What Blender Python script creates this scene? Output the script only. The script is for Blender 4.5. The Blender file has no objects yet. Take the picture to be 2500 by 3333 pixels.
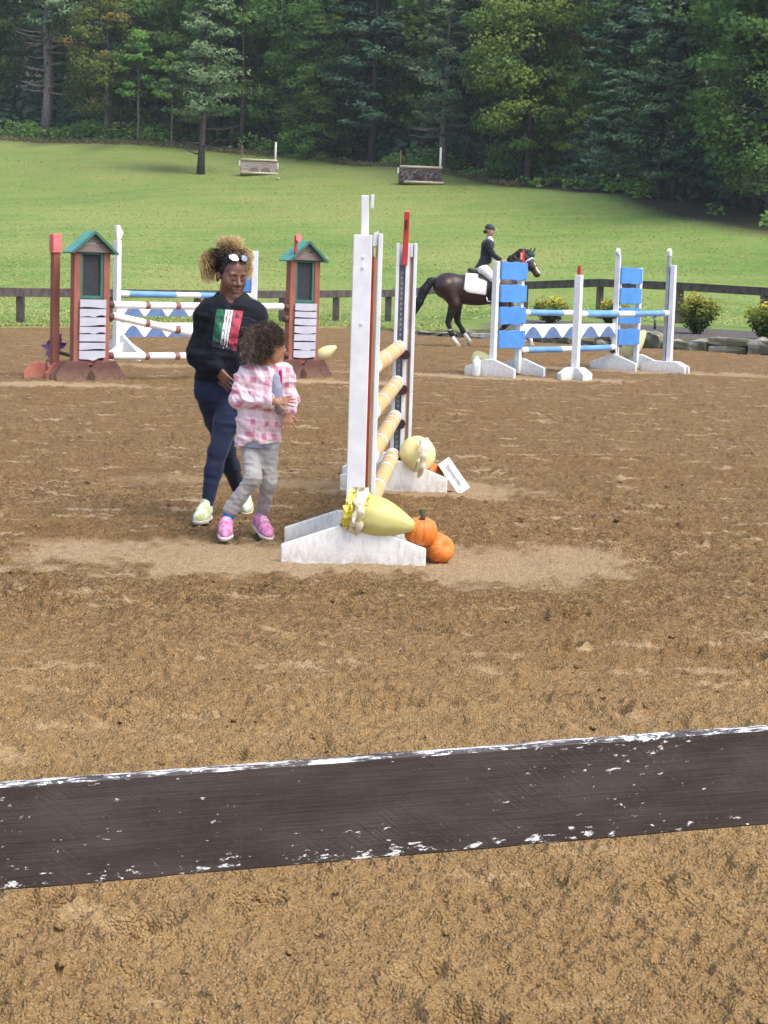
import bpy, bmesh, math, random
import numpy as np
from mathutils import Vector, Matrix, Euler
from mathutils.bvhtree import BVHTree
random.seed(7); RNG = np.random.default_rng(7)
S = bpy.context.scene
COL = S.collection
R = math.radians

# ------------------------------------------------------------------ camera, sky, sun
cam_d = bpy.data.cameras.new('camera'); cam = bpy.data.objects.new('camera', cam_d); COL.objects.link(cam)
cam.location = (0, 0, 1.55); cam.rotation_euler = (Matrix.Rotation(R(90 - 7.036), 3, 'X') @ Matrix.Rotation(R(1.8), 3, 'Z')).to_euler()
cam_d.sensor_fit = 'VERTICAL'; cam_d.sensor_height = 36; cam_d.sensor_width = 27; cam_d.lens = 66.95
cam_d.clip_start = 0.1; cam_d.clip_end = 2000
S.camera = cam
W = bpy.data.worlds.new('World'); S.world = W; W.use_nodes = True
nt = W.node_tree; bg = nt.nodes['Background']
sky = nt.nodes.new('ShaderNodeTexSky'); sky.sky_type = 'NISHITA'; sky.sun_disc = False
SUN_TO = Vector((0.44, -0.34, 0.83)).normalized()
sky.sun_elevation = math.asin(SUN_TO.z); sky.sun_rotation = math.atan2(SUN_TO.x, SUN_TO.y)
sky.air_density = 1.0; sky.dust_density = 3.0; sky.ozone_density = 1.0
nt.links.new(sky.outputs[0], bg.inputs[0]); bg.inputs[1].default_value = 0.15
sl = bpy.data.lights.new('sun', 'SUN'); sl.energy = 1.4; sl.angle = R(34); sl.color = (1.0, 0.95, 0.87)
so = bpy.data.objects.new('sun', sl); COL.objects.link(so)
so.rotation_euler = (-SUN_TO).to_track_quat('-Z', 'Y').to_euler()
S.view_settings.view_transform = 'Standard'; S.view_settings.look = 'None'
S.view_settings.exposure = 1.13; S.view_settings.gamma = 1.0; S.view_settings.use_curve_mapping = False
S.cycles.max_bounces = 6; S.cycles.diffuse_bounces = 3; S.cycles.transparent_max_bounces = 8
S.cycles.use_denoising = True; S.cycles.denoising_prefilter = 'ACCURATE'

# ------------------------------------------------------------------ helpers
def tag(o, label=None, cat=None, group=None, kind=None):
    if label: o['label'] = label
    if cat: o['category'] = cat
    if group: o['group'] = group
    if kind: o['kind'] = kind
    return o

def thing(name, label, cat, loc=(0, 0, 0), rz=0.0, group=None, tilt=0.0):
    o = bpy.data.objects.new(name, None); COL.objects.link(o)
    o.location = loc; o.rotation_euler = (0, tilt, rz); o.empty_display_size = .2
    return tag(o, label, cat, group)

def from_np(name, v, f, mats, parent=None, smooth=False, mi=None):
    me = bpy.data.meshes.new(name)
    v = np.asarray(v, np.float32)
    if isinstance(f, np.ndarray):
        n, k = f.shape
        me.vertices.add(len(v)); me.vertices.foreach_set('co', v.ravel())
        me.loops.add(n * k); me.loops.foreach_set('vertex_index', f.astype(np.int32).ravel())
        me.polygons.add(n); me.polygons.foreach_set('loop_start', np.arange(0, n * k, k, dtype=np.int32))
        me.polygons.foreach_set('loop_total', np.full(n, k, np.int32)); me.update(calc_edges=True)
    else:
        me.from_pydata([tuple(map(float, q)) for q in v], [], [tuple(map(int, q)) for q in f])
    for m in (mats if isinstance(mats, (list, tuple)) else [mats]): me.materials.append(m)
    if mi is not None: me.polygons.foreach_set('material_index', np.asarray(mi, np.int32))
    if smooth: me.polygons.foreach_set('use_smooth', np.ones(len(me.polygons), bool))
    me.validate(); me.update()
    o = bpy.data.objects.new(name, me); COL.objects.link(o)
    if parent is not None: o.parent = parent
    return o

class MB:
    def __init__(s): s.v = []; s.f = []; s.m = []
    def add(s, v, f, mi=0, M=None):
        b = len(s.v)
        for q in v:
            s.v.append(tuple(M @ Vector(q)) if M is not None else tuple(q))
        for q in f: s.f.append(tuple(i + b for i in q)); s.m.append(mi)
        return s
    def box(s, x0, x1, y0, y1, z0, z1, mi=0, M=None):
        v = [(x, y, z) for z in (z0, z1) for y in (y0, y1) for x in (x0, x1)]
        return s.add(v, [(0, 2, 3, 1), (4, 5, 7, 6), (0, 1, 5, 4), (2, 6, 7, 3), (0, 4, 6, 2), (1, 3, 7, 5)], mi, M)
    def prism(s, poly, y0, y1, mi=0, M=None):           # polygon in x,z extruded along y
        n = len(poly); v = [(x, y0, z) for x, z in poly] + [(x, y1, z) for x, z in poly]
        f = [tuple(range(n)), tuple(range(2 * n - 1, n - 1, -1))] + [((i + 1) % n, i, i + n, (i + 1) % n + n) for i in range(n)]
        return s.add(v, f, mi, M)
    def tube(s, pts, rad, n=8, mi=0, M=None, cap=True, mis=None):
        pts = [Vector(p) for p in pts]; rad = rad if isinstance(rad, (list, tuple)) else [rad] * len(pts)
        v = []; u = None
        for i, p in enumerate(pts):
            d = (pts[min(i + 1, len(pts) - 1)] - pts[max(i - 1, 0)]).normalized()
            if u is None: u = d.orthogonal().normalized()
            else:
                u = u - d * u.dot(d); u = u.normalized() if u.length > 1e-6 else d.orthogonal().normalized()
            w = d.cross(u)
            v += [tuple(p + (u * math.cos(2 * math.pi * k / n) + w * math.sin(2 * math.pi * k / n)) * rad[i]) for k in range(n)]
        b = len(s.v)
        for i in range(len(pts) - 1):
            f = [(i * n + k, i * n + (k + 1) % n, (i + 1) * n + (k + 1) % n, (i + 1) * n + k) for k in range(n)]
            for q in f: s.f.append(tuple(j + b for j in q)); s.m.append(mis[i] if mis else mi)
        if cap:
            s.f.append(tuple(b + k for k in range(n - 1, -1, -1))); s.m.append(mis[0] if mis else mi)
            s.f.append(tuple(b + (len(pts) - 1) * n + k for k in range(n))); s.m.append(mis[-1] if mis else mi)
        for q in v: s.v.append(tuple(M @ Vector(q)) if M is not None else q)
        return s
    def lathe(s, prof, n=24, mi=0, M=None, rib=0.0, nrib=0, ph=0.0):   # profile (r,z) about z
        v = []
        for r, z in prof:
            for k in range(n):
                a = 2 * math.pi * k / n
                q = r * (1 - rib * abs(math.sin(a * nrib / 2 + ph)) ** 0.6 * 0 - rib * (0.5 - 0.5 * math.cos(a * nrib + math.pi)) ** 3)
                v.append((q * math.cos(a), q * math.sin(a), z))
        m = len(prof)
        f = [(i * n + k, i * n + (k + 1) % n, (i + 1) * n + (k + 1) % n, (i + 1) * n + k) for i in range(m - 1) for k in range(n)]
        f += [tuple(range(n - 1, -1, -1)), tuple(range((m - 1) * n, m * n))]
        return s.add(v, f, mi, M)
    def blob(s, c, r, n=10, mi=0, M=None, jit=0.0, rng=random):
        m = n // 2 + 1; v = []
        for i in range(m):
            t = math.pi * (i + .02) / (m - 1 + .04)
            for k in range(n):
                a = 2 * math.pi * k / n; j = 1 + rng.uniform(-jit, jit)
                v.append((c[0] + r[0] * math.sin(t) * math.cos(a) * j, c[1] + r[1] * math.sin(t) * math.sin(a) * j, c[2] - r[2] * math.cos(t) * j))
        f = [(i * n + k, i * n + (k + 1) % n, (i + 1) * n + (k + 1) % n, (i + 1) * n + k) for i in range(m - 1) for k in range(n)]
        f += [tuple(range(n - 1, -1, -1)), tuple(range((m - 1) * n, m * n))]
        return s.add(v, f, mi, M)
    def build(s, name, mats, parent=None, smooth=False, bevel=0.0, seg=1):
        o = from_np(name, s.v, s.f, mats, parent, smooth, s.m)
        if bevel:
            b = o.modifiers.new('soft_edges', 'BEVEL'); b.width = bevel; b.segments = seg; b.limit_method = 'ANGLE'; b.angle_limit = R(40)
        return o

def dup(o, parent=None):
    c = o.copy(); COL.objects.link(c); c.parent = parent
    for ch in list(o.children): dup(ch, c)
    return c

# numpy gradient-free value noise, smooth interpolated, any shape of points
def _h(ix, iy, iz, seed):
    n = (ix * 374761393 + iy * 668265263 + iz * 2147483647 + seed * 1274126177) & 0xffffffff
    n = ((n ^ (n >> 13)) * 1274126177) & 0xffffffff
    n = ((n ^ (n >> 15)) * 2246822519) & 0xffffffff
    return ((n ^ (n >> 16)) & 0xffff).astype(np.float32) / 65535.0
def vnoise(x, y, z=None, seed=0):
    fx = np.floor(x); fy = np.floor(y); ix = fx.astype(np.int64); iy = fy.astype(np.int64)
    u = (x - fx).astype(np.float32); v = (y - fy).astype(np.float32); u = u * u * (3 - 2 * u); v = v * v * (3 - 2 * v)
    if z is None:
        z0 = np.int64(0)
        a = _h(ix, iy, z0, seed); b = _h(ix + 1, iy, z0, seed); c = _h(ix, iy + 1, z0, seed); d = _h(ix + 1, iy + 1, z0, seed)
        return (a + (b - a) * u) * (1 - v) + (c + (d - c) * u) * v
    fz = np.floor(z); iz = fz.astype(np.int64); w = (z - fz).astype(np.float32); w = w * w * (3 - 2 * w)
    out = 0
    for dz, wz in ((0, 1 - w), (1, w)):
        a = _h(ix, iy, iz + dz, seed); b = _h(ix + 1, iy, iz + dz, seed); c = _h(ix, iy + 1, iz + dz, seed); d = _h(ix + 1, iy + 1, iz + dz, seed)
        out = out + wz * ((a + (b - a) * u) * (1 - v) + (c + (d - c) * u) * v)
    return out

def worley(x, y, seed=0):
    ix = np.floor(x).astype(np.int64); iy = np.floor(y).astype(np.int64); z0 = np.int64(0); best = np.full(x.shape, 9.0, np.float32); hgt = np.zeros(x.shape, np.float32)
    for dx in (-1, 0, 1):
        for dy in (-1, 0, 1):
            cx = ix + dx; cy = iy + dy; px = cx + _h(cx, cy, z0, seed); py = cy + _h(cx, cy, z0, seed + 1)
            d = ((x - px) ** 2 + (y - py) ** 2).astype(np.float32); m = d < best; best = np.where(m, d, best); hgt = np.where(m, _h(cx, cy, z0, seed + 2), hgt)
    return np.sqrt(best), hgt

# ------------------------------------------------------------------ materials
class NT:
    def __init__(s, name):
        s.m = bpy.data.materials.new(name); s.m.use_nodes = True; s.t = s.m.node_tree
        s.b = s.t.nodes['Principled BSDF']; s.out = s.t.nodes['Material Output']
    def n(s, kind, **kw):
        o = s.t.nodes.new('ShaderNode' + kind)
        for k, v in kw.items(): setattr(o, k, v)
        return o
    def L(s, a, b): s.t.links.new(a, b)
    def setv(s, sock, v):
        if hasattr(v, 'is_linked') or isinstance(v, bpy.types.NodeSocket): s.L(v, sock)
        else: sock.default_value = v
    def math(s, op, a, b=0.0, c=0.0, clamp=False):
        o = s.n('Math', operation=op, use_clamp=clamp); s.setv(o.inputs[0], a); s.setv(o.inputs[1], b); s.setv(o.inputs[2], c); return o.outputs[0]
    def mix(s, fac, a, b, blend='MIX'):
        o = s.n('Mix', data_type='RGBA', blend_type=blend)
        s.setv(o.inputs[0], fac); s.setv(o.inputs[6], a if not isinstance(a, tuple) else (*a[:3], 1)); s.setv(o.inputs[7], b if not isinstance(b, tuple) else (*b[:3], 1)); return o.outputs[2]
    def coord(s, which='Object', scale=(1, 1, 1), rot=(0, 0, 0)):
        if which == 'World':
            src = s.n('NewGeometry').outputs['Position']
        else: src = s.n('TexCoord').outputs[which]
        mp = s.n('Mapping'); s.L(src, mp.inputs[0]); mp.inputs[3].default_value = scale; mp.inputs[2].default_value = rot; return mp.outputs[0]
    def noise(s, vec, scale, detail=4, rough=.55, dist=0.0, out=0):
        o = s.n('TexNoise'); s.L(vec, o.inputs['Vector']); o.inputs['Scale'].default_value = scale; o.inputs['Detail'].default_value = detail
        o.inputs['Roughness'].default_value = rough; o.inputs['Distortion'].default_value = dist; return o.outputs[out]
    def ramp(s, fac, stops, interp='LINEAR'):
        o = s.n('ValToRGB'); s.L(fac, o.inputs[0]); e = o.color_ramp.elements; o.color_ramp.interpolation = interp
        while len(e) < len(stops): e.new(.5)
        for q, (p, c) in zip(e, stops): q.position = p; q.color = (*c, 1) if isinstance(c, tuple) else (c, c, c, 1)
        return o.outputs[0]
    def sstep(s, x, a, b):
        o = s.n('MapRange', interpolation_type='SMOOTHSTEP'); s.setv(o.inputs[0], x); o.inputs[1].default_value = a; o.inputs[2].default_value = b; return o.outputs[0]
    def bump(s, h, strength=.3, dist=.01, normal=None):
        o = s.n('Bump'); o.inputs['Strength'].default_value = strength; o.inputs['Distance'].default_value = dist; s.L(h, o.inputs['Height'])
        if normal is not None: s.L(normal, o.inputs['Normal'])
        return o.outputs[0]
    def sep(s, v):
        o = s.n('SeparateXYZ'); s.L(v, o.inputs[0]); return o.outputs
    def attr(s, name, out=2):
        o = s.n('Attribute'); o.attribute_name = name; return o.outputs[out]

def mat(name, c, c2=None, scale=12, rough=.6, bump=0.0, bscale=None, bdist=.004, spec=.3, stretch=(1, 1, 1), dirt=None, sheen=0, metal=0, coords='Object', sss=0, detail=5, contrast=(.35, .65)):
    t = NT(name); b = t.b
    b.inputs['Roughness'].default_value = rough; b.inputs['Specular IOR Level'].default_value = spec; b.inputs['Metallic'].default_value = metal
    v = t.coord(coords, stretch)
    col = t.mix(t.sstep(t.noise(v, scale, detail), *contrast), c, c2 if c2 else tuple(q * .8 for q in c))
    if dirt:
        dc, h0, h1, amt = dirt                                # splashed soil rising from h0 to h1 in the thing's own height
        z = t.sep(t.coord('Object'))[2]
        m = t.math('MULTIPLY', t.math('SUBTRACT', 1.0, t.sstep(z, h0, h1)), amt)
        m = t.math('MULTIPLY', m, t.sstep(t.noise(t.coord('Object'), 26, 6, .7), .30, .62), clamp=True)
        col = t.mix(m, col, dc)
    t.L(col, b.inputs['Base Color'])
    if bump:
        t.L(t.bump(t.noise(v, bscale or scale * 4, 6, .6), bump, bdist), b.inputs['Normal'])
    if sheen: b.inputs['Sheen Weight'].default_value = sheen
    if sss: b.inputs['Subsurface Weight'].default_value = sss; b.inputs['Subsurface Radius'].default_value = (.02, .008, .005); b.inputs['Subsurface Scale'].default_value = .4
    return t.m

SAND_C = (.40, .27, .15)
def white_wood(name='white_painted_wood'):
    return mat(name, (.78, .79, .80), (.66, .67, .68), 9, .5, .12, 40, dirt=((.36, .27, .18), .0, .16, .75))

# ------------------------------------------------------------------ ground: riding arena sand
PACKED = [(-.55, 10.2, 1.75, .62, .85), (.55, 10.35, .95, .75, .75), (.35, 14.0, .95, .6, .75), (-.9, 14.2, 1.1, .4, .4), (-2.6, 9.7, 1.4, .33, .85),
          (-4.4, 25.2, 1.7, .5, .9), (-1.1, 28.0, 1.6, .55, .9), (1.9, 31.0, 1.9, .7, .85), (4.8, 34.6, 1.9, .8, .75), (3.0, 30.6, 1.0, .5, .7), (6.0, 34.0, 1.4, .4, .6), (-3.2, 31.0, 2.5, .5, .6)]
EDGE = [(-80, -10), (-40, 18), (-20, 37), (-14, 43), (-9.7, 47.4), (-5.6, 52.2), (-1.3, 56.8), (-.2, 56.2), (.9, 52.8), (3.1, 50.2), (4.8, 48.7), (6.3, 47.3), (8.84, 45.2), (11, 43.2), (15, 38), (22, 24), (30, 0)]
def edge_y(x): return np.interp(x, [e[0] for e in EDGE], [e[1] for e in EDGE])

def packed_mask(x, y):
    m = np.zeros_like(x)
    wob = (vnoise(x * 1.7, y * 1.1, seed=31) - .5) * .8 + (vnoise(x * 7, y * 4, seed=32) - .5) * .5 + (vnoise(x * 22, y * 12, seed=33) - .5) * .35
    for cx, cy, rx, ry, s in PACKED:
        d = np.sqrt(((x - cx) / rx) ** 2 + ((y - cy) / ry) ** 2) + wob
        m = np.maximum(m, s * np.clip((1.12 - d) / .35, 0, 1))
    return m

def sand_height(x, y):
    pk = packed_mask(x, y)
    loose = 1 - .86 * pk
    h = (vnoise(x * .55, y * .55, seed=1) - .5) * .03
    h += (vnoise(x * 2.3, y * 3.0, seed=2) - .5) * .026 * loose
    r = 1 - np.abs(2 * vnoise(x * 5.5, y * 6.5, seed=3) - 1)
    h += (r ** 2 - .4) * .012 * loose
    c = vnoise(x * 15, y * 15, seed=4); h += np.clip(c - .45, 0, .22) * .050 * loose * (.35 + vnoise(x * 1.3, y * 1.3, seed=9)); c = vnoise(x * 24 + 3, y * 21, seed=14); h += np.clip(c - .5, 0, .2) * .030 * loose
    h += (vnoise(x * 33, y * 33, seed=5) - .5) * .014 * loose; 
    h += (vnoise(x * 75, y * 75, seed=6) - .5) * .014 * (1 - .6 * pk)
    cr = np.clip(vnoise(x * 2.1, y * 2.6, seed=61) * 1.7 - .35, .12, 1) * loose
    wx = x + (vnoise(x * 14, y * 14, seed=62) - .5) * .06 + (vnoise(x * 50, y * 50, seed=42) - .5) * .012; wy = y * .82 + (vnoise(x * 14, y * 14, seed=63) - .5) * .06 + (vnoise(x * 50, y * 50, seed=43) - .5) * .012
    d, g = worley(wx * 17, wy * 17, 64); h += np.sqrt(np.clip(.30 - d * d, 0, 1)) * (.15 + g * g) * .042 * cr
    d, g = worley(wx * 37 + 5, wy * 37, 68); h += np.sqrt(np.clip(.30 - d * d, 0, 1)) * (.2 + .9 * g) * .026 * (.3 + .7 * cr)
    d, g = worley(x * 80, y * 80, 72); h += np.sqrt(np.clip(.30 - d * d, 0, 1)) * (.2 + .9 * g) * .011 * (.4 + .6 * loose)
    h += np.sin(y * 9 + x * 1.2 + 3 * vnoise(x * .8, y * .8, seed=8)) * .004 * (1 - pk)          # harrow lines
    rg = np.random.default_rng(3)
    for i in range(85):                                                                     # hoof prints
        py = 3.6 + 11 * rg.random() ** 1.3; px = (rg.random() - .5) * .62 * py
        a = rg.random() * 3.14; s = .045 + .02 * rg.random(); d = .02 + .025 * rg.random()
        if packed_mask(np.array([px]), np.array([py]))[0] > .2: d *= .25
        i0 = np.searchsorted(ROWS, py - .3); i1 = np.searchsorted(ROWS, py + .3)
        xx = x[i0:i1] - px; yy = y[i0:i1] - py
        u = (xx * math.cos(a) + yy * math.sin(a)) / s; v = (-xx * math.sin(a) + yy * math.cos(a)) / (s * 1.35)
        q = np.sqrt(u * u + v * v); q = q + (vnoise(xx * 30 + i, yy * 30, seed=77) - .5) * .5
        h[i0:i1] += -d * np.exp(-(q ** 4) * .7) + d * .55 * np.exp(-((q - 1.45) / .38) ** 2)
    return h, pk
ROWS = [3.2]
while ROWS[-1] < 13: ROWS.append(ROWS[-1] + max(.0065, 3.0e-4 * ROWS[-1] ** 2))
while ROWS[-1] < 64: ROWS.append(ROWS[-1] + max(.03, 3.6e-4 * ROWS[-1] ** 2))
ROWS = np.array(ROWS); NC = 620
tc = np.linspace(-1, 1, NC)
gx = tc[None, :] * (.31 * ROWS[:, None] + .35); gy = np.repeat(ROWS[:, None], NC, 1)
gh, gp = sand_height(gx, gy)
gh *= np.clip((66 - gy) / 20, .3, 1)
gv = np.stack([gx, gy, gh - .012], -1).reshape(-1, 3)
nr = len(ROWS); idx = np.arange(nr * NC).reshape(nr, NC)
gf = np.stack([idx[:-1, :-1], idx[:-1, 1:], idx[1:, 1:], idx[1:, :-1]], -1).reshape(-1, 4)

t = NT('arena_sand'); b = t.b; b.inputs['Roughness'].default_value = .95; b.inputs['Specular IOR Level'].default_value = .1
P = t.coord('World')
big = t.noise(P, .35, 3); mid = t.noise(P, 3.2, 6, .65); fine = t.noise(P, 26, 6, .7); tiny = t.noise(P, 120, 3, .7)
base = t.ramp(mid, [(.30, (.115, .064, .024)), (.44, (.225, .129, .047)), (.60, (.31, .185, .068)), (.78, (.42, .27, .112))])
base = t.mix(t.sstep(fine, .42, .70), base, t.mix(.5, base, (.42, .29, .16)))
base = t.mix(t.math('MULTIPLY', t.sstep(tiny, .52, .72), .45), base, (.085, .05, .026))
cr2 = t.n('TexVoronoi'); t.L(P, cr2.inputs['Vector']); cr2.inputs['Scale'].default_value = 120; c2c = t.sep(cr2.outputs['Color'])
base = t.mix(t.math('MULTIPLY', t.sstep(c2c[0], .66, .82), .55), base, (.115, .068, .032)); base = t.mix(t.math('MULTIPLY', t.sstep(c2c[1], .70, .86), .5), base, (.52, .37, .20))
crumb = t.n('TexVoronoi'); t.L(P, crumb.inputs['Vector']); crumb.inputs['Scale'].default_value = 48; cc_ = t.sep(crumb.outputs['Color'])[0]
base = t.mix(t.math('MULTIPLY', t.sstep(cc_, .62, .80), .42), base, (.10, .06, .030))
base = t.mix(t.math('MULTIPLY', t.sstep(cc_, .22, .08), .35), base, (.46, .33, .19))
base = t.mix(t.math('MULTIPLY', t.sstep(big, .38, .66), .4), base, (.245, .143, .056))
pk = t.attr('packed')
flake = t.math('MULTIPLY', t.sstep(t.noise(t.coord('World', (1, 2.2, 1)), 1.9, 6, .66), .57, .64), .75)
pkc = t.mix(t.sstep(fine, .35, .65), (.64, .48, .29), (.47, .33, .18))
pkm = t.math('MAXIMUM', t.math('MULTIPLY', pk, .85), flake)
base = t.mix(pkm, base, pkc)
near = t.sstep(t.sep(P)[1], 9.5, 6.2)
base = t.mix(t.math('MULTIPLY', near, .50), base, (.46, .30, .135))  # near sand mixed lighter: brightness of the steeper view put into the colour
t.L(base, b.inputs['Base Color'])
hb = t.math('ADD', t.math('ADD', t.math('MULTIPLY', fine, .7), t.math('MULTIPLY', tiny, .45)), t.math('MULTIPLY', t.math('SUBTRACT', 1.0, cr2.outputs['Distance']), .5))
t.L(t.bump(hb, 1.0, .03), b.inputs['Normal'])
M_SAND = t.m
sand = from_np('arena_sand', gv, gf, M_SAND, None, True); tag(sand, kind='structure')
def fattr(o, name, arr, dom='POINT'):
    a = o.data.attributes.new(name, 'FLOAT', dom); a.data.foreach_set('value', np.asarray(arr, np.float32).ravel())
fattr(sand, 'packed', gp)
under = MB(); under.add([(-300, -60, -.16), (300, -60, -.16), (300, 64, -.16), (-300, 64, -.16)], [(0, 1, 2, 3)])
tag(under.build('ground', M_SAND), kind='structure')

# loose crumbs thrown up by hooves
ico = bmesh.new(); bmesh.ops.create_icosphere(ico, subdivisions=1, radius=1); icv = np.array([q.co for q in ico.verts]); icf = np.array([[q.index for q in f.verts] for f in ico.faces]); ico.free()
n = 1300; rg = np.random.default_rng(11)
cy = 3.5 + 14 * rg.random(n) ** 1.5; cx = (rg.random(n) - .5) * .56 * cy
keep = packed_mask(cx, cy) < .25 + .5 * rg.random(n); keep &= vnoise(cx * 1.6, cy * 1.6, seed=51) > .38; cx, cy = cx[keep], cy[keep]; n = len(cx)
ri = np.clip(np.searchsorted(ROWS, cy), 0, nr - 1); ci = np.clip(((cx / (.31 * cy + .35) + 1) / 2 * (NC - 1)).round().astype(int), 0, NC - 1)
cz = gh[ri, ci] - .012; cs = .003 + .009 * rg.random(n) ** 3.0 + .0005 * cy * rg.random(n)
vv = icv[None] * (1 + .5 * (rg.random((n, 12, 1)) - .5)) * cs[:, None, None] * np.stack([1 + .6 * rg.random(n), 1 + .5 * rg.random(n), .55 + .3 * rg.random(n)], -1)[:, None, :]
vv = vv + np.stack([cx, cy, cz + cs * .2], -1)[:, None, :]
ff = (icf[None] + (np.arange(n) * 12)[:, None, None]).reshape(-1, 3)
tag(from_np('sand_clods', vv.reshape(-1, 3), ff, M_SAND, None, True), kind='stuff')

# ------------------------------------------------------------------ ground: meadow hillside
TY = [30, 50, 62, 73, 100, 110, 115, 125, 137, 148, 155, 165, 200, 260, 420]; TZ = [.04, .04, .10, .55, 4.1, 5.6, 6.35, 7.5, 9.2, 11.0, 12.2, 13.8, 20, 33, 60]
def terr(x, y):
    x = np.asarray(x, float); y = np.asarray(y, float)
    z = np.interp(y, TY, TZ)
    z = (z + np.interp(y - 3, TY, TZ) + np.interp(y + 3, TY, TZ)) / 3
    bed = np.clip((x - .6) / 3, 0, 1) * (.26 + np.clip((y - 47) / 12, 0, 1) * .14) * np.clip((75 - y) / 12, 0, 1) + .05 * np.clip(x, -30, 30) * np.clip((y - 80) / 25, 0, 1)
    return z + bed + (vnoise(x * .09, y * .09, seed=21) - .5) * np.clip((y - 66) / 20, 0, 1) * .7
def tz(x, y): return float(terr(np.array([x]), np.array([y]))[0])
TREEL = [(-60, 170), (-34, 163), (-17, 155), (-6, 146.5), (3.2, 131), (8.5, 121.5), (12, 112.5), (15, 106), (18.5, 97), (30, 80), (60, 55)]
xs = np.unique(np.concatenate([np.linspace(-46, 34, 230), np.linspace(-220, -46, 24), np.linspace(34, 220, 24)]))
rows = []
vs = np.concatenate([np.linspace(0, 10, 26), np.linspace(10.6, 110, 110), np.linspace(114, 360, 40)])
mx = np.repeat(xs[None], len(vs) + 1, 0); e = edge_y(xs)[None]
my = np.concatenate([e, e + vs[:, None]], 0)
mz = terr(mx, my); mz[0] = -.15
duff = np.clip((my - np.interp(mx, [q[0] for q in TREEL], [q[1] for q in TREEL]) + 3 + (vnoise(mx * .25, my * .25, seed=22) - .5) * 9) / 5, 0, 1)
bedm = np.clip((mx - 2.2) / 1.0, 0, 1) * np.clip((np.interp(mx, [0, 2, 4.2, 6.4, 8.6, 10.7, 16], [53, 55, 56.5, 55.6, 54, 52.2, 48]) - my) / .25, 0, 1)
verge = np.clip(1 - (my - e) / .6, 0, 1)
mi_ = np.arange(mx.size).reshape(mx.shape)
mf = np.stack([mi_[:-1, :-1], mi_[:-1, 1:], mi_[1:, 1:], mi_[1:, :-1]], -1).reshape(-1, 4)
t = NT('meadow_grass'); b = t.b; b.inputs['Roughness'].default_value = .9; b.inputs['Specular IOR Level'].default_value = .15
P = t.coord('World')
n1 = t.noise(P, .09, 5, .6); n2 = t.noise(P, .55, 6, .65); n3 = t.noise(P, 5, 5, .75); n4 = t.noise(P, 18, 3, .7)
g = t.ramp(n1, [(.38, (.145, .25, .052)), (.5, (.20, .295, .068)), (.62, (.275, .315, .092))])
g = t.mix(t.sstep(n2, .40, .68), g, t.mix(.5, g, (.30, .29, .10)))
g = t.mix(t.math('MULTIPLY', t.sstep(n3, .42, .66), .6), g, (.085, .145, .026))
g = t.mix(t.math('MULTIPLY', t.sstep(n4, .5, .8), .4), g, (.30, .33, .11))
stk = t.noise(t.coord('World', (.10, 1, 1), (0, 0, R(4))), .75, 4, .6); g = t.mix(t.math('MULTIPLY', t.sstep(stk, .48, .62), .2), g, (.30, .335, .115)); g = t.mix(t.math('MULTIPLY', t.sstep(stk, .47, .36), .16), g, (.11, .20, .04))
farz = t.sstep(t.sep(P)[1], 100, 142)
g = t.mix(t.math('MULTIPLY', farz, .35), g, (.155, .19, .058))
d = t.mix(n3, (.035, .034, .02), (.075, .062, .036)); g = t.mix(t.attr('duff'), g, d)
bd = t.mix(t.sstep(n4, .35, .65), (.06, .054, .05), (.19, .17, .155)); g = t.mix(t.attr('bed'), g, bd)
g = t.mix(t.math('MULTIPLY', t.attr('verge'), .6), g, (.27, .22, .11))
t.L(g, b.inputs['Base Color'])
t.L(t.bump(t.math('ADD', n3, t.math('MULTIPLY', n4, .6)), .8, .12), b.inputs['Normal'])
M_GRASS = t.m
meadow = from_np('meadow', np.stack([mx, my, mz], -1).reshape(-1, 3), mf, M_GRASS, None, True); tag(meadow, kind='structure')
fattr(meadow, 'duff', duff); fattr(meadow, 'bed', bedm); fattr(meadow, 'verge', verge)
# grass blades along the arena edge and near slope
rg = np.random.default_rng(5); n = 26000
bx = -14 + 26 * rg.random(n); by = edge_y(bx) + .02 + 9 * rg.random(n) ** 2.2
k = ~((bx > 2.0) & (by < np.interp(bx, [0, 2, 4.2, 6.4, 8.6, 10.7, 16], [56, 58, 59.5, 58.3, 56.5, 54.5, 50]))); bx, by = bx[k], by[k]; n = len(bx)
bz = terr(bx, by); a = rg.random(n) * 6.28; hgt = .025 + .045 * rg.random(n); w = .012 + .012 * rg.random(n); ln = .04 * rg.standard_normal((n, 2))
v0 = np.stack([bx - w * np.cos(a), by - w * np.sin(a), bz - .01], -1); v1 = np.stack([bx + w * np.cos(a), by + w * np.sin(a), bz - .01], -1); v2 = np.stack([bx + ln[:, 0], by + ln[:, 1], bz + hgt], -1)
M_BLADE = mat('grass_blades', (.22, .30, .075), (.33, .34, .12), 3, .8, coords='Object')
tag(from_np('grass', np.stack([v0, v1, v2], 1).reshape(-1, 3), np.arange(3 * n).reshape(-1, 3), M_BLADE), kind='stuff')

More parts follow.
